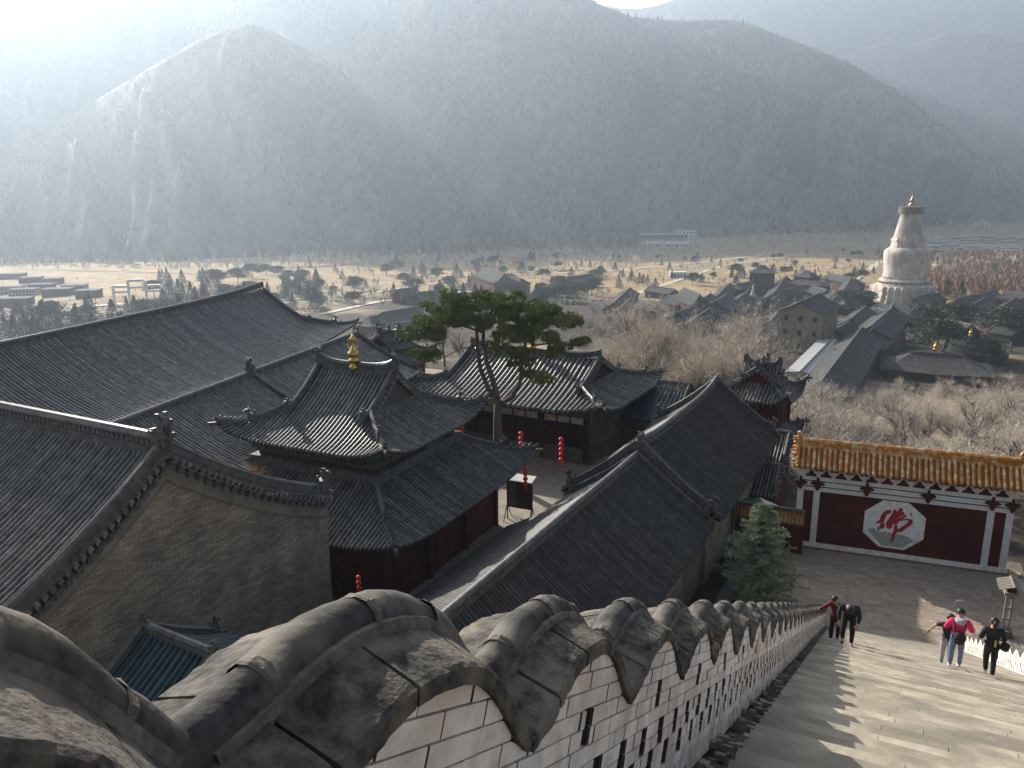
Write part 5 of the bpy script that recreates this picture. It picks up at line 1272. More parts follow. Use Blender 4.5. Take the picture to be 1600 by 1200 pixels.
for r_, ya, yb in ((132, 562, 545), (126, 545, 500), (134, 500, 486), (126, 486, 470)): redented(b3, r_*kx, sy(ya), sy(yb))
b3.build('neck', M['stupa'], STU)
for i in range(13):
    ya = 470-i*17.6; r_ = (128-(i/13)*44)*kx
    MB().lathe([(r_*.93, sy(ya)), (r_, sy(ya-3)), (r_*.985, sy(ya-13)), (r_*.92, sy(ya-17.6))], 32).build('spire_ring', M['stupa'], STU, smooth=False)
MB().lathe([(84*kx, sy(243)), (108*kx, sy(240)), (108*kx, sy(205)), (112*kx, sy(198)), (112*kx, sy(190)), (60*kx, sy(184)), (20*kx, sy(180))], 32).build('canopy', M['stupa_dark'], STU)
bl_ = MB()
for i in range(36): a = i*2*math.pi/36; bl_.lathe([(.05, 0), (.35, -1.2), (.5, -1.4)], 5, (math.cos(a)*107*kx, math.sin(a)*107*kx, sy(238)))
bl_.build('bells', M['stupa_dark'], STU, 'stuff')
MB().lathe([(40*kx, sy(184)), (28*kx, sy(165)), (14*kx, sy(155)), (20*kx, sy(140)), (24*kx, sy(130)), (12*kx, sy(118)), (9*kx, sy(100)), (3*kx, sy(80))], 16).build('finial', mat('aged_bronze', (.4, .3, .15), (.3, .22, .12), 1, .4, metal=.6), STU, smooth=True)
s2 = ghit(1175, 482); S2 = thing('small_white_stupa', 'small white stupa rising among grey roofs left of the tall building', 'stupa', s2, 0)
MB().lathe([(3.2, 0), (3.2, 3), (2.4, 3.2), (2.2, 5), (2.7, 7.5), (2.2, 9), (1.3, 9.6)], 16).build('body', M['stupa'], S2); MB().lathe([(1.3, 9.6), (.7, 13.4), (1.0, 13.6), (.15, 15.5)], 12).build('spire', M['stupa'], S2)
# ------------------------------------------------------------ village
def ghit_h(px, py, h):
    d = Vector(cray(px, py)).normalized(); t = 165.0
    while t < 9000:
        p = d*t
        if p.z < ground(p.x, p.y)+h: break
        t *= 1.004
    return p
M['vtile'] = mat('village_grey_tile', (.035, .036, .038), (.085, .083, .08), .6, .85, 0, None, .12, c3=(.06, .06, .06), s3=.1, rnd=.3)
def rowbump(m, sc_):
    t = m.node_tree; b = t.nodes['Principled BSDF']; tc = t.nodes.new('ShaderNodeTexCoord'); w_ = t.nodes.new('ShaderNodeTexWave'); w_.inputs['Scale'].default_value = sc_; w_.wave_profile = 'SIN'
    t.links.new(tc.outputs['Object'], w_.inputs['Vector']); bp = t.nodes.new('ShaderNodeBump'); bp.inputs['Distance'].default_value = .12; t.links.new(w_.outputs['Fac'], bp.inputs['Height']); t.links.new(bp.outputs[0], b.inputs['Normal'])
rowbump(M['vtile'], .65)
M['glassdark'] = mat('dark_window', (.02, .02, .022), (.04, .04, .045), 2, .25)
def village_house(name, label, x0, y0, x1, y1, hr, w_, drop, kind='gable', wall='greybrick', win=0, cat='house', storeys=1, roof='vtile', over=.9, group=None):
    a, b_ = ghit_h(x0, y0, hr), ghit_h(x1, y1, hr); b_.z = a.z = (a.z+b_.z)/2; mid_ = (a+b_)/2; d = b_-a; L_ = d.length/2; rz = math.atan2(d.y, d.x)
    gz = min(ground(mid_.x, mid_.y), a.z-drop-2)
    T = thing(name, label, cat, (mid_.x, mid_.y, gz), rz, group); H_ = a.z-gz; e = H_-drop
    RgL = L_ if kind == 'gable' else max(L_, .3); A_ = L_ if kind == 'gable' else L_+w_*.8; B_w = w_
    V = []; prof_ = [(0, 0), (.3, .2), (.65, .55), (1, 1)]
    rf = MB()
    for s_ in (-1, 1):
        V = []
        for f, g_ in prof_:
            y = s_*(B_w+over)*(1-f); z = e+drop*g_; xx = A_+ (over if kind == 'gable' else over)
            if kind != 'gable': xx = A_+over-(A_+over-RgL)*f
            cz = .5*drop*.25*(1-f)**2 if kind != 'gable' else 0
            V += [(-xx, y, z+cz), (0, y, z), (xx, y, z+cz)]
        V += [(v[0], v[1], v[2]-.3) for v in V]
        o_ = len(rf.V); Fc = []
        for i in range(3):
            for j in range(2): Fc.append((i*3+j, i*3+j+1, (i+1)*3+j+1, (i+1)*3+j)); Fc.append((12+i*3+j, 12+(i+1)*3+j, 12+(i+1)*3+j+1, 12+i*3+j+1))
            Fc += [(i*3, (i+1)*3, 12+(i+1)*3, 12+i*3), (i*3+2, 12+i*3+2, 12+(i+1)*3+2, (i+1)*3+2)]
        Fc += [(0, 12, 13, 1), (1, 13, 14, 2)]; rf.add(V, Fc)
    if kind != 'gable':
        for s_ in (-1, 1):
            V = []
            for f, g_ in prof_: V += [(s_*(A_+over-(A_+over-RgL)*f), -(B_w+over)*(1-f), e+drop*g_+.125*drop*(1-f)**2), (s_*(A_+over-(A_+over-RgL)*f), 0, e+drop*g_), (s_*(A_+over-(A_+over-RgL)*f), (B_w+over)*(1-f), e+drop*g_+.125*drop*(1-f)**2)]
            rf.add(V, [(i*3+j, i*3+j+1, (i+1)*3+j+1, (i+1)*3+j) for i in range(3) for j in range(2)])
    ro = rf.build('roof', M[roof], T)
    MB().box(-RgL-.3, RgL+.3, -.22, .22, H_-.15, H_+.45).build('ridge', M['ridge'], ro)
    for q in (-1, 1):
        if kind == 'gable':
            vm = MB()
            for s_ in (-1, 1): vm.sweep([(q*(A_+over-.2), s_*(B_w+over)*(1-f), e+drop*g_) for f, g_ in prof_[::-1]], [(-.2, 0), (-.2, .32), (.2, .32), (.2, 0)])
            vm.build('verge', M['ridge'], ro)
    WX, WY = (L_ if kind == 'gable' else A_), B_w
    mb = MB()
    if kind == 'gable': mb.extr([(-WY, -3), (WY, -3), (WY, e-.2), (WY*.65, e+drop*.2-.15), (WY*.33, e+drop*.55-.2), (0, H_-.5), (-WY*.33, e+drop*.55-.2), (-WY*.65, e+drop*.2-.15), (-WY, e-.2)], (0, 0, 0), (0, 1, 0), (0, 0, 1), (1, 0, 0), 2*WX)
    else: mb.box(-WX, WX, -WY, WY, -3, e)
    mb.build('wall', M[wall], T)
    if win:
        fh = e/storeys
        for st_ in range(storeys):
            zc = fh*(st_+.5)
            for s_ in (-1, 1):
                for i in range(win):
                    x = -WX+2*WX*(i+.5)/win; s1 = .75; wi = MB().box(x-s1, x+s1, s_*WY-.06, s_*WY+.06, zc-.9, zc+.9).build('window', M['glassdark'], T)
                    MB().box(x-.06, x+.06, s_*(WY+.08)-.04, s_*(WY+.08)+.04, zc-.9, zc+.9).build('mullion', M['whitepaint'], wi)
                nw = max(1, int(2*WY/4.5))
                for i in range(nw):
                    y = -WY+2*WY*(i+.5)/nw; wi = MB().box(s_*WX-.06, s_*WX+.06, y-.75, y+.75, zc-.9, zc+.9).build('window', M['glassdark'], T)
                    MB().extr([(-.85, 0), (.85, 0), (.6, .35), (0, .5), (-.6, .35)], (s_*WX, y, zc+.92), (0, 1, 0), (0, 0, 1), (1, 0, 0), .16).build('lintel', M['greybrick'], wi)
    else:
        for s_ in (-1, 1):
            for i in range(3):
                x = -WX+2*WX*(i+.5)/3; MB().box(x-WX*.22, x+WX*.22, s_*WY-.05, s_*WY+.05, .2, e*.8).build('door_front', M['wood'], T)
    return T
c8 = lambda x, y: (1150+.28125*x, 280+.28125*y)
c9 = lambda x, y: (850+.25*x, 360+.25*y)
c10 = lambda x, y: (400+.3125*x, 360+.3125*y)
def vh(label, a, b_, *args, **k): village_house('village_house', label, *a, *b_, *args, **k)
vh('red walled tower hall with dark pyramid roof at the back of the village', (1188, 415), (1196, 415), 22, 9, 5, 'hip', 'redwall', win=4, storeys=2)
vh('low red wing attached left of the red tower hall', (1152, 443), (1176, 440), 11, 6, 3.5, 'hip', 'dark')
vh('two tiered dark pavilion between the red hall and the stupa', (1258, 423), (1266, 424), 16, 6, 4.5, 'hip', 'dark')
vh('lower wide roof of the dark pavilion in front of its tier', (1246, 437), (1280, 439), 11, 7, 3, 'hip', 'dark')
vh('long dark hall with upturned eaves just left of the stupa', (1296, 428), (1336, 434), 11, 6, 4, 'hip', 'dark')
vh('dark roofed side hall below the hall left of the stupa', (1330, 437), (1310, 462), 9, 5, 4)
vh('dark gable hall behind the small white stupa', (1228, 433), (1210, 455), 10, 7, 5)
vh('tall three storey yellow grey building with arched windows', (1253, 469), (1279, 461), 21, 8.3, 4.2, 'gable', 'yellowbrick', win=4, storeys=3, cat='building')
vh('small gabled annex at the foot of the tall yellow grey building', (1306, 512), (1326, 506), 8, 5, 2.6, 'gable', 'yellowbrick', win=3)
vh('nearest stepped long roof with sunlit left slope', (1284, 577), (1345, 526), 9, 7.5, 4.6)
vh('middle stepped long roof behind the nearest one', (1348, 522), (1382, 503), 11, 7.5, 4.6)
vh('farthest stepped long roof before the stupa', (1362, 504), (1392, 487), 13, 7.5, 4.6)
vh('low flat pale sheet roofed shed left of the stepped roofs', (1252, 572), (1300, 536), 5, 4.2, .8, 'gable', 'yellowbrick', roof='sheetmetal')
vh('front hipped hall with golden finial at the lower edge of the village', (1424, 550), (1506, 556), 8, 11, 5, 'hip', 'dark', cat='hall')
vh('wide hall with golden finial right of the evergreens', (1482, 526), (1577, 534), 8, 10, 4.5, 'gable', 'dark', cat='hall')
vh('cluster roof at the right, upper lit gable', (1530, 460), (1552, 452), 10, 6, 4)
vh('cluster roof at the right, lower left gable', (1514, 476), (1542, 466), 9, 6, 4)
vh('cluster roof at the right, with pale lit hip', (1562, 478), (1588, 468), 9, 6, 4, 'hip')
vh('large dark roof at the extreme right of the village', (1575, 455), (1606, 459), 11, 8, 4)
vh('long low roof in front of the right hand cluster', (1516, 490), (1560, 496), 8, 5, 3)
vh('roof directly below the stupa, left of its stair', (1364, 473), (1394, 477), 9, 6, 4)
vh('roof directly below the stupa, right of its stair', (1398, 475), (1430, 478), 9, 6, 4)
vh('dark roof at the right foot of the stupa', (1440, 462), (1466, 458), 9, 6, 4)
vh('roof in front of the stupa roofs, behind the stepped long roofs', (1372, 484), (1402, 490), 9, 5, 3.5)
vh('long grey front range nearest the bare thicket', (1102, 514), (1172, 521), 10, 6.5, 3.6, 'gable', 'brick')
vh('low tiled range behind the long front range', (1124, 501), (1160, 506), 9, 5, 2.8)
vh('small tiled roof between the low range and the white car', (1166, 506), (1186, 509), 8, 4.5, 2.6)
vh('courtyard house beside the parked white car', (1192, 511), (1220, 514), 7.5, 4.5, 2.4, win=4)
vh('back range with bright tiled roof left of the evergreen', (1148, 482), (1192, 485), 10, 5, 3)
vh('short range joined left of the bright tiled back range', (1120, 487), (1143, 490), 9, 4.5, 2.6)
vh('broad gable roof left of the small white stupa', (1118, 468), (1136, 463), 11, 8, 4.5)
vh('roof in front of the red wing', (1150, 464), (1170, 458), 9, 6, 4)
vh('steep dark roof running down towards the bare thicket, upper section', (1108, 484), (1076, 503), 10, 7, 4.5)
vh('steep dark roof running down towards the bare thicket, middle section', (1066, 508), (1036, 528), 9, 7, 4.2)
vh('small dark roof at the lower left end of the sloping row', (1008, 523), (1026, 527), 8, 5, 3)
vh('second small roof at the lower left of the village', (1036, 526), (1068, 531), 7, 5, 2.6)
vh('dark spiky gate hall at the back left of the village', (1070, 452), (1094, 458), 13, 6, 6, 'hip', 'redwall', cat='gatehouse')
vh('long low grey roof behind the gate hall', (1016, 448), (1053, 451), 8, 5, 3, 'gable', 'redwall')
vh('grey gable house left of the village with pale wall', (984, 455), (958, 468), 8, 5.5, 3.6, 'gable', 'redwall')
vh('small pair of gables below the grey house', (984, 470), (966, 481), 7, 4.5, 3.4)
vh('dark ornate gateway roof behind the hazy grove', (1002, 471), (1026, 477), 8, 3, 2.5, 'hip', 'dark', cat='gatehouse')
vh('tiny dark roof peeping out of the thicket', (1134, 549), (1144, 543), 6, 4, 3)
vh('pale tiled roof behind the right hip of the porch hall', (1012, 610), (1050, 618), 6, 5, 2.8, roof='vtile')
# hazy middle left
vh('grey roofed house with round white window left of the pine crown', (598, 488), (650, 480), 10, 7, 4.5, 'gable', 'yellowbrick')
vh('pink walled house in front of the grey roofed houses', (577, 495), (598, 492), 8, 6, 3.4, 'hip', 'dark')
vh('low grey roof between the round windowed house and the pine', (625, 505), (668, 500), 7, 5, 3)
vh('long grey house with smoke drifting above it', (622, 452), (648, 450), 9, 6, 4, 'gable', 'redwall')
vh('second long house beside the smoke', (652, 457), (680, 455), 8, 5, 3.4, 'gable', 'redwall')
vh('two storey hall with broad roof above the parked cars', (758, 421), (788, 424), 17, 9, 6, 'hip', 'redwall', win=5, storeys=2, cat='hall')
vh('dark side hall adjoining the two storey hall', (792, 432), (815, 434), 12, 7, 4, 'gable', 'greybrick')
vh('long dark enclosure roof right of the parked cars', (805, 462), (868, 447), 7, 3, 2, 'gable', 'redwall')
vh('house roof behind the pine crown top', (700, 462), (740, 465), 8, 6, 4)
vh('grey hall roof right of the long enclosure', (890, 432), (925, 428), 10, 6, 4)
for px, py, lb in ((1111+350, 549, 'small golden finial on the front hipped hall'), (1516, 527, 'small golden finial on the wide right hall')):
    p = ghit_h(px, py, 11); T = thing('golden_finial', lb, 'finial', p, 0); MB().lathe([(.7, 0), (.9, .8), (.5, 1.2), (.8, 1.8), (.3, 2.6), (.1, 3.8)], 10).build('vase', M['gold'], T)
def flat_block(name, label, px, py, L_, W_, H_, az_, cat='building', nwin=10, st=1, roofm='whitepaint', wall='whitepaint', group=None):
    p = ghit(px, py); T = thing(name, label, cat, p, R(az_), group)
    MB().box(-L_/2, L_/2, -W_/2, W_/2, -2, H_).build('wall', M[wall], T)
    MB().box(-L_/2-.5, L_/2+.5, -W_/2-.5, W_/2+.5, H_, H_+.7).build('roof', M[roofm], T)
    for s_ in range(st):
        for i in range(nwin):
            x = -L_/2+L_*(i+.5)/nwin; z = H_*(s_+.5)/st
            for q in (-1, 1): MB().box(x-L_/nwin*.27, x+L_/nwin*.27, q*W_/2-.1, q*W_/2+.1, z-H_/st*.25, z+H_/st*.25).build('window', M['glassdark'], T)
    return T
flat_block('flat_roofed_school', 'front white flat roofed block at the mountain foot', 1043, 388, 66, 18, 9, -14, nwin=9, wall='whitepaint')
flat_block('flat_roofed_school', 'rear L shaped white block with long pale roof at the mountain foot', 1036, 374, 90, 14, 10, 6, nwin=12, wall='yellowbrick')
flat_block('flat_roofed_school', 'right wing of the white flat roofed compound', 1070, 372, 40, 16, 14, -4, nwin=6, wall='whitepaint', st=2)
flat_block('park_kiosk', 'small white pavilion on the dry park grass', 1059, 434, 15, 7, 5, -4, nwin=5)
flat_block('park_bus', 'white bus parked on the park road', 1084, 408, 11, 3, 3, -4, 'bus', nwin=5)
for i, (px, py, L_, st, lb) in enumerate([(12, 458, 30, 2, 'pale colonnaded block at the far left edge'), (40, 462, 24, 2, 'second pale block right of the colonnaded one'), (66, 454, 22, 2, 'dark red block behind the pale blocks'), (92, 462, 24, 1, 'long low dark red block nearer the archway'), (118, 456, 20, 2, 'tall dark red block left of the archway'), (140, 465, 18, 1, 'small red block beside the archway'), (16, 436, 34, 1, 'upper hazy roof at the far left edge'), (50, 442, 22, 1, 'upper hazy roof next to the first'), (84, 444, 18, 1, 'upper small roof in the left haze'), (20, 478, 30, 1, 'lowest block at the far left edge')]):
    flat_block('hazy_block', lb, px, py, L_*.8, 12, 5, 10, nwin=8, st=st, wall='yellowbrick' if i < 2 else 'redwall', roofm='vtile')
for a_ in ((1196, 470, 1216, 466, 'roof behind the tall building, left of its ridge'), (1228, 452, 1250, 447, 'dark roof between the tall building and the red hall'), (1270, 448, 1292, 452, 'dark roof right behind the tall building'), (1300, 458, 1322, 470, 'dark roof among the evergreens right of the tall building'),
    (1140, 446, 1120, 458, 'gabled roof left of the red wing'), (1090, 470, 1110, 462, 'narrow roof below the spiky gate hall'), (1046, 462, 1072, 466, 'low roof between gate hall and ornate gateway'), (1060, 486, 1084, 480, 'roof left of the steep dark row'), (1170, 494, 1196, 497, 'thin tiled range behind the parked white car'), (1220, 486, 1204, 498, 'small gable tight against the tall building'),
    (1330, 492, 1352, 484, 'small roof hidden among the evergreens before the stupa'), (1440, 486, 1470, 490, 'dark roof between the stepped roofs and the evergreens'), (1480, 500, 1516, 506, 'low dark roof under the right hand evergreens'), (1560, 505, 1596, 510, 'low grey roof at the right edge below the cluster'), (1500, 466, 1520, 460, 'leftmost roof of the right hand cluster'), (1140, 520, 1166, 524, 'low roof in front of the long front range')):
    vh(a_[4], a_[0:2], a_[2:4], 8.5, 5.5, 3.6, 'gable', 'dark')
def archway(px, py, label, w_, h_, az_):
    p = ghit(px, py); T = thing('stone_archway', label, 'archway', p, R(az_))
    for i, x in enumerate((-w_, -w_*.36, w_*.36, w_)):
        hh = h_*(.9 if abs(x) < w_*.5 else .66); MB().box(x-h_*.045, x+h_*.045, -.6, .6, -1, hh).build('pillar', M['whitepaint'], T)
    for x0_, x1_, z in ((-w_, -w_*.36, .55), (-w_*.36, w_*.36, .72), (w_*.36, w_, .55)): MB().box(x0_, x1_, -.45, .45, z*h_-h_*.09, z*h_).build('lintel', M['whitepaint'], T)
    for x0_, x1_, z in ((-w_*1.1, -w_*.3, .68), (-w_*.45, w_*.45, .92), (w_*.3, w_*1.1, .68)): MB().extr([(x0_, z*h_), (x1_, z*h_), (x1_*.8+x0_*.2, z*h_+h_*.1), (x0_*.8+x1_*.2, z*h_+h_*.1)], (0, 0, 0), (1, 0, 0), (0, 0, 1), (0, 1, 0), 3).build('cap_roof', M['whitepaint'], T)
archway(217, 474, 'white stone memorial archway in the hazy park at left', 14, 15, 12)
archway(1534, 357, 'white stone archway in the valley right of the stupa', 17, 21, -12)
# cars
M['carwhite'] = mat('white_car_paint', (.75, .75, .76), None, rough=.25, spec=.6); M['cargrey'] = mat('silver_car_paint', (.35, .36, .38), None, rough=.25, spec=.6); M['cardark'] = mat('dark_car_paint', (.05, .06, .08), None, rough=.25, spec=.6)
def car_meshes(m):
    b = MB().extr([(-2.2, .35), (2.2, .35), (2.25, .8), (1.4, .95), (-2.1, .98), (-2.25, .7)], (0, 0, 0), (1, 0, 0), (0, 0, 1), (0, 1, 0), 1.75).mesh('body', M[m])
    c = MB().extr([(-1.7, .95), (1.2, .93), (.5, 1.45), (-1.2, 1.47)], (0, 0, 0), (1, 0, 0), (0, 0, 1), (0, 1, 0), 1.5).mesh('cabin', M['glassdark'])
    r_ = MB().box(-1.15, .45, -.72, .72, 1.45, 1.5).mesh('roof_panel', M[m])
    w_ = MB(); [w_.tube([(x, y-.1, .34), (x, y+.1, .34)], .34, 10) for x in (0,) for y in (0,)]
    return b, c, r_, w_.mesh('wheel', M['dark'])
CM = [car_meshes(m) for m in ('carwhite', 'cargrey', 'cardark', 'carwhite')]
def car(p, rz, k, lab, grp=None):
    T = thing('parked_car', lab, 'car', p, rz, grp); b, c, r_, w_ = CM[k]
    link('body', b, T); link('cabin', c, T); link('roof_panel', r_, T)
    for x in (-1.4, 1.4):
        for y in (-.8, .8): o = link('wheel', w_, T); o.location = (x, y, 0)
k = 0
for rr_ in range(4):
    for i in range(9):
        p = ghit(702+i*7+rr_*2, 446+rr_*3.3-i*.25); car(p, R(60), rt_.choice([0, 0, 3, 1, 2]), 'car in the crowded car park above the pine crown', 'cars parked above the pine')
for i in range(10): car(ghit(848+i*7, 424+rt_.uniform(-1, 1)), R(10), rt_.choice([0, 3, 1]), 'car parked along the park road right of the two storey hall', 'cars along the park road')
for i in range(22): car(ghit(1078+i*3.2, 385-i*.35+rt_.uniform(-2, 2)), R(20), rt_.choice([0, 3, 1]), 'car parked beside the white flat roofed compound', 'cars by the white compound')
car(ghit(1204, 536), R(8), 0, 'white car parked at the foot of the tall yellow grey building, left of the other'); car(ghit(1218, 536), R(50), 1, 'silver car half hidden beside the tall yellow grey building')
for i in range(46):
    px = rt_.uniform(1442, 1600); py = 395-rt_.random()*24+(px-1500)*-.0; p = ghit(px, py); T = thing('market_shed', describe('pale shed right of the stupa', py < 383, (px-1442)/158, (py-371)/24), 'shed', p, R(rt_.uniform(-20, 0)), 'pale sheds right of the stupa')
    L_, W_ = rt_.uniform(12, 26), rt_.uniform(6, 10); MB().box(-L_/2, L_/2, -W_/2, W_/2, 0, 3).build('wall', M['yellowbrick'], T); MB().extr([(-W_/2-.5, 3), (W_/2+.5, 3), (0, 4.4)], (0, 0, 0), (0, 1, 0), (0, 0, 1), (1, 0, 0), L_+1).build('roof', M['sheetmetal'], T)
for i in range(16):
    px = rt_.uniform(1560, 1640); p = ghit(px, rt_.uniform(329, 336)); T = thing('market_shed', 'distant pale roof in the far valley at the right edge', 'shed', p, 0, 'far pale roofs at the right edge')
    MB().box(-14, 14, -6, 6, 0, 5).build('wall', M['yellowbrick'], T); MB().extr([(-7, 5), (7, 5), (0, 7)], (0, 0, 0), (0, 1, 0), (0, 0, 1), (1, 0, 0), 30).build('roof', M['sheetmetal'], T)
# park paths and pale clearings as thin sheets
M['path'] = mat('pale_path', (.5, .44, .36), (.6, .54, .46), .1, .95); 
def strip(name, pts, w_, m, dz=.12):
    P_ = []
    for i in range(len(pts)-1):
        for k_ in range(12): f = k_/12; P_.append(ghit(pts[i][0]*(1-f)+pts[i+1][0]*f, pts[i][1]*(1-f)+pts[i+1][1]*f))
    V = []
    for i, p in enumerate(P_):
        d = (P_[min(i+1, len(P_)-1)]-P_[max(i-1, 0)]); d.z = 0; d.normalize(); n_ = Vector((-d.y, d.x, 0))*w_/2
        for q in (p+n_, p-n_): V.append((q.x, q.y, ground(q.x, q.y)+dz+.25))
    o = link(name, newmesh(name, V, [(2*i, 2*i+1, 2*i+3, 2*i+2) for i in range(len(P_)-1)], M[m]), kind='structure')
strip('path', [(985, 462), (1060, 438), (1130, 415), (1290, 392)], 5, 'path'); strip('path', [(1330, 440), (1382, 405), (1392, 396)], 7, 'path'); strip('road', [(0, 505), (90, 482), (180, 476), (260, 472)], 8, 'path')
strip('path', [(430, 470), (560, 462), (640, 448), (700, 440)], 4, 'path'); strip('road', [(640, 432), (800, 430), (950, 424), (1080, 412), (1200, 398)], 7, 'path'); strip('path', [(430, 424), (600, 415), (800, 410), (980, 402)], 3, 'path')
strip('road', [(690, 458), (770, 448)], 26, 'path'); strip('river_bank', [(0, 420), (300, 428), (640, 408), (960, 396)], 8, 'dirt', .1); strip('path', [(1200, 425), (1380, 412)], 4, 'path'); strip('path', [(500, 492), (600, 470), (690, 470)], 5, 'path')
for i in range(20):
    pass
# ------------------------------------------------------------ haze
HZ = MB().box(-6500, 6500, -300, 6400, -101, 1120).build('haze', [], None, 'stuff')
hm = bpy.data.materials.new('haze_air'); hm.use_nodes = True; t_ = hm.node_tree; t_.nodes.clear()
pv = t_.nodes.new('ShaderNodeVolumePrincipled'); pv.inputs['Color'].default_value = (.69, .825, 1.0, 1); pv.inputs['Density'].default_value = HAZE_DENS; pv.inputs['Anisotropy'].default_value = HAZE_G
mo = t_.nodes.new('ShaderNodeOutputMaterial'); t_.links.new(pv.outputs[0], mo.inputs['Volume']); HZ.data.materials.append(hm)
# ------------------------------------------------------------ people
def skinned(name, verts, edges, radii, mat_, parent, levels=1):
    me = bpy.data.meshes.new(name); me.from_pydata([tuple(v) for v in verts], edges, [])
    ob = bpy.data.objects.new(name, me); COL.objects.link(ob)
    md = ob.modifiers.new('s', 'SKIN'); sd_ = ob.modifiers.new('u', 'SUBSURF'); sd_.levels = levels; sd_.render_levels = levels
    for i, r_ in enumerate(radii):
        sv = me.skin_vertices[0].data[i]; sv.radius = (r_, r_) if not hasattr(r_, '__len__') else r_
    me.skin_vertices[0].data[0].use_root = True
    dg = bpy.context.evaluated_depsgraph_get(); m2 = bpy.data.meshes.new_from_object(ob.evaluated_get(dg)); m2.name = name
    bpy.data.objects.remove(ob); m2.materials.clear(); m2.materials.append(M[mat_]); m2.polygons.foreach_set('use_smooth', [True]*len(m2.polygons))
    return link(name, m2, parent)
def person(label, t, l, face, J, top, bottom, h=1.72, shoes='dark', hair_long=False, sleeves=True, hood=None):
    """J joints for height 1.72: pelvis, chest, neck, head, (shL, elL, haL), (shR..), (hipL, knL, anL), (hipR..); x right, y forward, z up"""
    hu = S(t, l, NS); run_k = math.floor(t/PITCHT); tread = S(run_k*PITCHT, 0, NS).z if t < 46 else fz
    p = Vector((hu.x, hu.y, tread)); T = thing('person', label, 'person', p, face); s = h/1.72; T.scale = (s, s, s)
    P = {k: Vector(v) for k, v in J.items()}
    keys = ['pelvis', 'waist', 'chest', 'neck', 'head', 'crown', 'shL', 'elL', 'haL', 'shR', 'elR', 'haR', 'hipL', 'knL', 'anL', 'toL', 'hipR', 'knR', 'anR', 'toR']
    P['waist'] = P['pelvis'].lerp(P['chest'], .4)
    hd = (P['head']-P['neck']).normalized(); P['crown'] = P['head']+hd*.055
    for q in 'LR': P['to'+q] = P['an'+q]+Vector((0, .16, -.03)) if 'to'+q not in J else P['to'+q]
    V = [P[k] for k in keys]; I = {k: i for i, k in enumerate(keys)}
    E_ = [('pelvis', 'waist'), ('waist', 'chest'), ('chest', 'neck'), ('neck', 'head'), ('head', 'crown')]
    for q in 'LR': E_ += [('chest', 'sh'+q), ('sh'+q, 'el'+q), ('el'+q, 'ha'+q), ('pelvis', 'hip'+q), ('hip'+q, 'kn'+q), ('kn'+q, 'an'+q), ('an'+q, 'to'+q)]
    rb = dict(pelvis=.12, waist=.115, chest=.125, neck=.055, head=.088, crown=.07, sh=.06, el=.04, ha=.028, hip=.09, kn=.058, an=.04, to=.032)
    R_ = [rb[k] if k in rb else rb[k[:2]] if k[:2] in rb else rb[k[:3]] for k in keys]
    skinned('body', V, [(I[a], I[b_]) for a, b_ in E_], R_, 'skin', T)
    def sub(ks, es, rr_, m_, nm):
        ii = {k: i for i, k in enumerate(ks)}; skinned(nm, [P[k] for k in ks], [(ii[a], ii[b_]) for a, b_ in es], rr_, m_, T)
    P['cuffL'] = P['elL'].lerp(P['haL'], .82); P['cuffR'] = P['elR'].lerp(P['haR'], .82)
    P['collar'] = P['chest'].lerp(P['neck'], .75); P['hem'] = P['pelvis']+(P['pelvis']-P['chest']).normalized()*.06
    ks = ['hem', 'pelvis', 'waist', 'chest', 'collar', 'shL', 'elL', 'cuffL', 'shR', 'elR', 'cuffR']
    if not sleeves:
        P['cuffL'] = P['shL'].lerp(P['elL'], .9); P['cuffR'] = P['shR'].lerp(P['elR'], .9); P['e2L'] = P['shL'].lerp(P['elL'], .5); P['e2R'] = P['shR'].lerp(P['elR'], .5)
        ks = ['hem', 'pelvis', 'waist', 'chest', 'collar', 'shL', 'e2L', 'cuffL', 'shR', 'e2R', 'cuffR']
    sub(ks, [(ks[0], ks[1]), (ks[1], ks[2]), (ks[2], ks[3]), (ks[3], ks[4]), (ks[3], ks[5]), (ks[5], ks[6]), (ks[6], ks[7]), (ks[3], ks[8]), (ks[8], ks[9]), (ks[9], ks[10])], [(.165, .14), (.165, .14), (.155, .13), (.175, .14), .07, .085, .062, .048, .085, .062, .048], top, 'jacket')
    ks = ['pelvis', 'hipL', 'knL', 'anL', 'hipR', 'knR', 'anR']
    sub(ks, [('pelvis', 'hipL'), ('hipL', 'knL'), ('knL', 'anL'), ('pelvis', 'hipR'), ('hipR', 'knR'), ('knR', 'anR')], [.135, .11, .08, .06, .11, .08, .06], bottom, 'trousers')
    for q in 'LR':
        a = P['an'+q]; b_ = P['to'+q]; skinned('shoe', [a+Vector((0, -.04, -.035)), a.lerp(b_, .5)+Vector((0, 0, -.03)), b_+Vector((0, .04, -.012))], [(0, 1), (1, 2)], [.048, .05, .036], shoes, T)
        # hand with palm, four fingers and thumb
        h0 = P['ha'+q]; d = (P['ha'+q]-P['el'+q]).normalized(); sd_ = d.cross(Vector((0, 1, .2))).normalized(); mb = MB(); nr = d.cross(sd_)
        mb.obox(h0+d*.045, d*.045, sd_*.036, nr*.014)
        for f in range(4):
            b0 = h0+d*.088+sd_*(f-1.5)*.018; ln = (.06, .07, .066, .05)[f]; mb.tube([b0, b0+d*ln*.5, b0+d*ln*.85+nr*.02], [.009, .008, .006], 5)
        mb.tube([h0+d*.02+sd_*.035, h0+d*.05+sd_*.062, h0+d*.08+sd_*.065], [.011, .01, .007], 5); mb.build('hand', M['skin'], T)
    # hair cap, face
    c = P['head']+hd*.035; fw = Vector((0, 1, 0)) if abs(hd.y) < .75 else Vector((0, 0, -1)); fw = (fw-hd*fw.dot(hd)).normalized(); side = fw.cross(hd)
    hb_ = MB(); V = []; Fc = []; n1, n2 = 8, 14
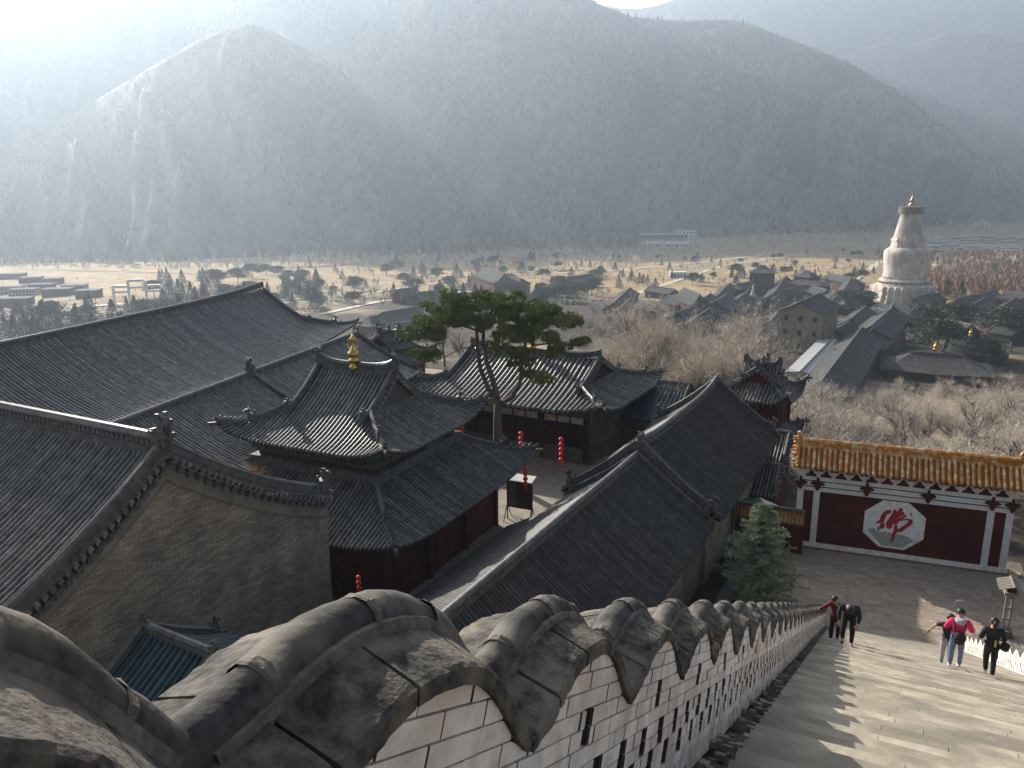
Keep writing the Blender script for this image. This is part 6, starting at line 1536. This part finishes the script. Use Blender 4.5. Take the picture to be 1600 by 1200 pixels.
    for i in range(n1+1):
        ph = i/n1*1.95
        for j in range(n2):
            th = 2*math.pi*j/n2; fr = math.sin(th); x = ph*(1.0 if fr < .2 else .62); rr_ = .112
            V.append(c+hd*math.cos(x)*rr_*1.08+(side*math.cos(th)+fw*fr)*math.sin(x)*rr_)
    Fc = [(i*n2+j, i*n2+(j+1) % n2, (i+1)*n2+(j+1) % n2, (i+1)*n2+j) for i in range(n1) for j in range(n2)]
    hb_.add(V, Fc)
    if hair_long: hb_.lathe([(.02, .06), (.055, .02), (.055, -.1), (.03, -.2), (.01, -.24)], 8, tuple(c-fw*.11-hd*.02))
    hb_.build('hair', M['hair'], T, smooth=True)
    fm = MB(); fm.obox(c+fw*.098-hd*.03, side*.012, fw*.018, hd*.02); fm.obox(c+side*.1-hd*.025, side*.01, fw*.018, hd*.028); fm.obox(c-side*.1-hd*.025, side*.01, fw*.018, hd*.028)
    fm.build('face', M['skin'], T); ey = MB()
    for q in (-1, 1): ey.obox(c+fw*.092+side*q*.034-hd*.008, side*.012, fw*.006, hd*.006)
    ey.build('eyes', M['hair'], T)
    mo_ = MB(); mo_.obox(c+fw*.092-hd*.07, side*.02, fw*.006, hd*.005); mo_.build('mouth', M['maroon'], T)
    return T, P
DOWN = -AZ; UP = math.pi-AZ
walk = dict(pelvis=(0, 0, .93), chest=(0, .02, 1.32), neck=(0, .03, 1.47), head=(0, .05, 1.58), shL=(-.19, .01, 1.40), elL=(-.25, -.03, 1.12), haL=(-.2, .12, .95), shR=(.19, .01, 1.40), elR=(.25, -.02, 1.12), haR=(.2, .14, .96), hipL=(-.09, 0, .9), knL=(-.1, .1, .5), anL=(-.1, .06, .07), hipR=(.09, 0, .9), knR=(.1, .02, .5), anR=(.1, -.08, .09))
# woman in pink with jeans and small black backpack, seen from behind
w1 = dict(walk); w1.update(elL=(-.33, .02, 1.14), haL=(-.14, .22, 1.2), elR=(.33, .02, 1.14), haR=(.14, .22, 1.2), head=(-.0, .1, 1.57), anR=(.12, .1, .08), knR=(.12, .12, .5))
PW, P_ = person('woman in bright pink jacket and blue jeans with a small black backpack walking down', 25.9, 2.85, DOWN, w1, 'pink', 'jean', 1.76, 'shoe')
mb = MB().lathe([(.02, -.17), (.12, -.14), (.15, -.04), (.14, .08), (.08, .15), (.01, .17)], 12, (0, -.2, 1.02)); mb.build('backpack', M['blackcloth'], PW, smooth=True)
for q in (-1, 1): MB().tube([(q*.1, -.17, 1.1), (q*.12, -.15, 1.3), (q*.11, -.02, 1.44), (q*.12, .12, 1.36)], .016, 5).build('strap', M['blackcloth'], PW)
MB().lathe([(.02, -.12), (.1, -.08), (.14, 0), (.12, .05), (.1, .06)], 12, (0, -.06, 1.44)).build('hood', M['greycloth'], PW, smooth=True)
w2 = dict(walk); w2.update(elL=(-.3, .0, 1.12), haL=(-.14, .2, 1.1), elR=(.3, 0, 1.12), haR=(.15, .2, 1.08), knL=(-.06, .14, .52), anL=(-.02, .16, .1), anR=(.08, -.12, .12))
PK, _ = person('woman dressed all in black with tied back hair walking down at the right', 26.6, 3.75, DOWN+.1, w2, 'blackcloth', 'blackcloth', 1.78, 'shoe', True)
MB().lathe([(.02, -.1), (.1, -.08), (.12, .02), (.1, .1), (.02, .12)], 8, (.3, -.02, .95)).build('handbag', M['blackcloth'], PK)
MB().box(.0, .05, -.19, -.15, 1.0, 1.2).build('bag_tag', M['gold'], PK)
w3 = dict(walk); w3.update(elL=(-.38, .04, 1.28), haL=(-.5, .06, 1.08))
PB_, _ = person('person in black T-shirt with one arm out, partly hidden behind the pink jacket', 27.4, 2.78, DOWN, w3, 'blackcloth', 'greycloth', 1.68, 'shoe', False, False)
rp = PB_.location; RP = thing('rounded_panel', 'grey rounded translucent panel on a thin post above the group of three walkers', 'sign', PZ(1496, 985, -22.5), R(-24))
gm_, gt_, gb_ = node_mat('smoky_plastic'); gb_.inputs['Base Color'].default_value = (.35, .35, .36, 1); gb_.inputs['Roughness'].default_value = .3; gb_.inputs['Alpha'].default_value = .75
ppoly = [(math.cos(a)*.3*(1 if abs(math.cos(a)) < .7 else 1)*1.0, math.copysign(abs(math.sin(a))**.6, math.sin(a))*.4) for a in np.linspace(0, 2*math.pi, 20, endpoint=False)]
MB().extr(ppoly, (0, 0, 1.35), (1, 0, 0), (0, 0, 1), (0, 1, 0), .05).build('panel', gm_, RP); MB().tube([(0, 0, 0), (0, 0, 1.0)], .025, 6).build('post', M['steel'], RP)
# bent man coming up
m1 = dict(pelvis=(0, -.08, .93), chest=(0, .16, 1.24), neck=(0, .27, 1.33), head=(.0, .36, 1.33), shL=(-.2, .16, 1.30), elL=(-.27, .14, 1.02), haL=(-.23, .26, .8), shR=(.2, .16, 1.30), elR=(.27, .14, 1.02), haR=(.24, .2, .78), hipL=(-.1, -.06, .9), knL=(-.12, .1, .5), anL=(-.12, -.04, .08), hipR=(.1, -.06, .9), knR=(.13, .16, .55), anR=(.12, .14, .26))
PM, _ = person('man in dark navy clothes bending forward as he climbs the steps', 26.3, .12, UP, m1, 'navycloth', 'blackcloth', 1.78, 'dark')
m2 = dict(walk); m2.update(head=(.06, .09, 1.58), elR=(.36, .06, 1.24), haR=(.56, .1, 1.14), elL=(-.26, .06, 1.15), haL=(-.2, .16, .96), anL=(-.1, .1, .27), knL=(-.1, .18, .6))
PR, _ = person('person in maroon top holding the white parapet while climbing beside the bending man', 28.6, -.25, UP, m2, 'maroon', 'blackcloth', 1.7, 'dark')
